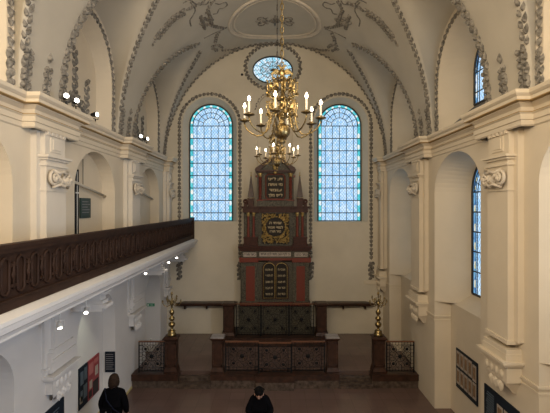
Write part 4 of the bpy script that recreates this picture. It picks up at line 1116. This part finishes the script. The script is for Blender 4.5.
def person(label, loc, rz, pose, hair, hairlen, hh=1.68):
    r = thing('person', label, 'person', loc, rz); k = hh/1.70
    # local frame: the person faces +Y
    bow = pose.get('bow', 0)
    V3 = lambda x, y, z: (x*k, y*k, z*k)
    n = {'pelvis': (V3(0, 0, .92), (.14, .11)), 'waist': (V3(0, .0, 1.08), (.125, .095)), 'chest': (V3(0, bow*.06, 1.28), (.155, .11)), 'neck0': (V3(0, bow*.12, 1.44), (.07, .065)), 'neck1': (V3(0, bow*.20+.01, 1.50), (.055, .055)),
         'head0': (V3(0, bow*.27+.03, 1.555-bow*.01), (.072, .085)), 'head1': (V3(0, bow*.32+.03, 1.62-bow*.03), (.078, .095)), 'head2': (V3(0, bow*.34+.02, 1.675-bow*.05), (.055, .065))}
    e = [('pelvis', 'waist'), ('waist', 'chest'), ('chest', 'neck0'), ('neck0', 'neck1'), ('neck1', 'head0'), ('head0', 'head1'), ('head1', 'head2')]
    for s, nm in ((-1, 'l'), (1, 'r')):
        el, wr, hd = pose['el'], pose['wr'], pose['hand']
        n['sh'+nm] = (V3(s*(.165-.02*bow), bow*.1, 1.36-.02*bow), .055); n['el'+nm] = (V3(s*el[0], el[1], el[2]), .045); n['wr'+nm] = (V3(s*wr[0], wr[1], wr[2]), .028); n['pa'+nm] = (V3(s*hd[0], hd[1], hd[2]), (.038, .020))
        e += [('chest', 'sh'+nm), ('sh'+nm, 'el'+nm), ('el'+nm, 'wr'+nm), ('wr'+nm, 'pa'+nm)]
        d = Vector(hd)-Vector(wr); d.normalize(); d = Vector((s*d.x, d.y, d.z)); sidev = d.cross(Vector((s, 0, 0))); 
        if sidev.length < .2: sidev = d.cross(Vector((0, 0, 1)))
        sidev.normalize(); palm = sidev.cross(d).normalized(); pc = Vector((s*hd[0], hd[1], hd[2]))
        for q, (off, ln) in enumerate(((-.030, .065), (-.010, .078), (.010, .074), (.030, .058))):
            a = pc+d*.030+sidev*off; b = a+d*ln*.5+palm*.008; c = b+d*ln*.45+palm*.022
            for j, pp in enumerate((a, b, c)): n['f%s%d%d' % (nm, q, j)] = (V3(*pp), .0085)
            e += [('pa'+nm, 'f%s%d0' % (nm, q)), ('f%s%d0' % (nm, q), 'f%s%d1' % (nm, q)), ('f%s%d1' % (nm, q), 'f%s%d2' % (nm, q))]
        a = pc-d*.02+sidev*-.038; b = a+d*.03-sidev*.02+palm*.01; n['t%s0' % nm] = (V3(*a), .011); n['t%s1' % nm] = (V3(*b), .010); n['t%s2' % nm] = (V3(*(b+d*.028+palm*.012)), .009)
        e += [('pa'+nm, 't%s0' % nm), ('t%s0' % nm, 't%s1' % nm), ('t%s1' % nm, 't%s2' % nm)]
        n['hp'+nm] = (V3(s*.09, 0, .86), .09); n['kn'+nm] = (V3(s*.10, .01, .49), .058); n['an'+nm] = (V3(s*.10, -.02, .09), .038); n['to'+nm] = (V3(s*.11, .13, .035), (.035, .028))
        e += [('pelvis', 'hp'+nm), ('hp'+nm, 'kn'+nm), ('kn'+nm, 'an'+nm), ('an'+nm, 'to'+nm)]
    skin_mesh('body', n, e, 'skin', r)
    # face: nose, brow, eyes, ears ride on the head
    hx = Vector(n['head1'][0]); m = MB(); fy = .098*k
    m.leaf(hx+Vector((0, fy-.006, -.03)), (0, .35, -1), (0, 1, -.1), .05, .026, .024); m.ball(hx+Vector((0, fy-.012, -.066)), (.024, .008, .007), 8)
    for s in (-1, 1): m.ball(hx+Vector((s*.082, .0, -.02)), (.010, .020, .030), 8)
    m.build('face_features', 'skin', r)
    m = MB()
    for s in (-1, 1): m.ball(hx+Vector((s*.032, fy-.014, -.005)), (.012, .006, .007), 8)
    m.build('eyes', 'hair_black', r)
    # coat: torso, sleeves and skirt, one garment
    g = {'pelvis': (V3(0, 0, .95), (.185, .15)), 'waist': (V3(0, 0, 1.10), (.165, .135)), 'chest': (V3(0, bow*.06, 1.28), (.165, .135)), 'col': (V3(0, bow*.11-.005, 1.43), (.105, .095)), 'col2': (V3(0, bow*.16, 1.485), (.08, .08)),
         'hem1': (V3(0, 0, .75), (.195, .165)), 'hem2': (V3(0, 0, pose.get('hem', .45)), (.215, .18))}
    ge = [('pelvis', 'waist'), ('waist', 'chest'), ('chest', 'col'), ('col', 'col2'), ('pelvis', 'hem1'), ('hem1', 'hem2')]
    for s, nm in ((-1, 'l'), (1, 'r')):
        el, wr = pose['el'], pose['wr']
        g['sh'+nm] = (V3(s*(.175-.02*bow), bow*.1, 1.365-.02*bow), .078); g['el'+nm] = (V3(s*el[0], el[1], el[2]), .074); g['wr'+nm] = (V3(s*wr[0], wr[1], wr[2]), .052)
        ge += [('chest', 'sh'+nm), ('sh'+nm, 'el'+nm), ('el'+nm, 'wr'+nm)]
    skin_mesh('coat', g, ge, 'coat', r)
    for s in (-1, 1):
        t = {'pelvis': (V3(s*.10, 0, .80), .10), 'k': (V3(s*.10, .01, .49), .075), 'a': (V3(s*.10, -.02, .11), .055)}
        skin_mesh('trouser_leg', t, [('pelvis', 'k'), ('k', 'a')], 'coat', r)
        m = MB(); m.ball(V3(s*.11, .05, .045), (.052, .14, .045), 10); m.build('shoe', 'hair_black', r)
    # hair
    m = MB(); hc = Vector(n['head1'][0])
    if hairlen:
        m.ball(hc+Vector((0, -.02, .02)), (.095, .105, .10), 14)
        for k_ in range(60):
            a = random.uniform(PI*.95, PI*2.05); x, y = math.cos(a), math.sin(a); x0 = hc+Vector((x*.07, y*.07-.01, .06))
            m.tube([x0, hc+Vector((x*.088, y*.095-.015, 0)), hc+Vector((x*.095, y*.10-.02, -.06)), hc+Vector((x*random.uniform(.075, .11), y*.095-.03, -random.uniform(.10, .15)))], [.018, .020, .018, .006], 5)
    else:
        m.ball(hc+Vector((0, -.018, .028)), (.092, .105, .092), 14)
        for k_ in range(30):
            a = random.uniform(0, PI); m.leaf(hc+Vector((.07*math.cos(a), .055*math.sin(a), .085)), (math.cos(a), math.sin(a), -.3), (0, .2, 1), .07, .04, .02)
    m.build('hair', hair, r)
    return r
w = person('woman seen from behind in a black coat with brown shoulder-length hair', E(-3.24, 8.28, -EYE), 0, dict(el=(.255, -.03, 1.12), wr=(.235, .09, .90), hand=(.22, .13, .83), hem=.5), 'hair_brown', 1, 1.66)
m = MB(); m.tube([(-.17, -.02, 1.42), (-.08, -.17, 1.25), (.06, -.185, 1.08), (.17, -.15, .98)], .014, 6)
o = m.build('bag_strap', 'dark_blue_cloth', w)
hb = thing('shoulder_bag', 'small dark shoulder bag with a pale buckle on the back of the woman in black', 'bag', E(-3.30, 8.035, -4.02))
m = MB(); m.taper(-.11, .11, -.04, .04, -.12, .08, -.012); m.build('bag_body', 'dark_blue_cloth', hb)
m = MB(); m.box(-.105, .105, -.045, .045, .02, .09); m.build('flap', 'coat', hb); m = MB(); m.ball((.02, -.048, .03), .014, 8); m.build('buckle', 'marble_grey_cap', hb)
mn = person('person in a black coat with short dark hair, head bowed over a bag', E(-.30, 8.10, -EYE), PI, dict(bow=1, el=(.235, .10, 1.12), wr=(.10, .33, 1.05), hand=(.055, .36, 1.05), hem=.55), 'hair_black', 0, 1.65)
bg = thing('backpack', 'dark blue bag held at the waist by the person with bowed head', 'bag', E(-.36, 7.64, -4.22))
m = MB(); m.taper(-.19, .19, -.07, .09, -.22, .02, -.01); m.taper(-.18, .18, -.06, .08, .02, .10, -.06, -.02); m.build('bag_body', 'dark_blue_cloth', bg)
m = MB(); m.tube([(-.10, -.0, .09), (-.08, -.02, .16), (.08, -.02, .16), (.10, -.0, .09)], .012, 6); m.build('handle', 'coat', bg)
m = MB(); m.tube([(-.15, -.075, .03), (0, -.085, .06), (.15, -.075, .03)], .006, 5); m.build('zip', 'marble_grey_cap', bg)
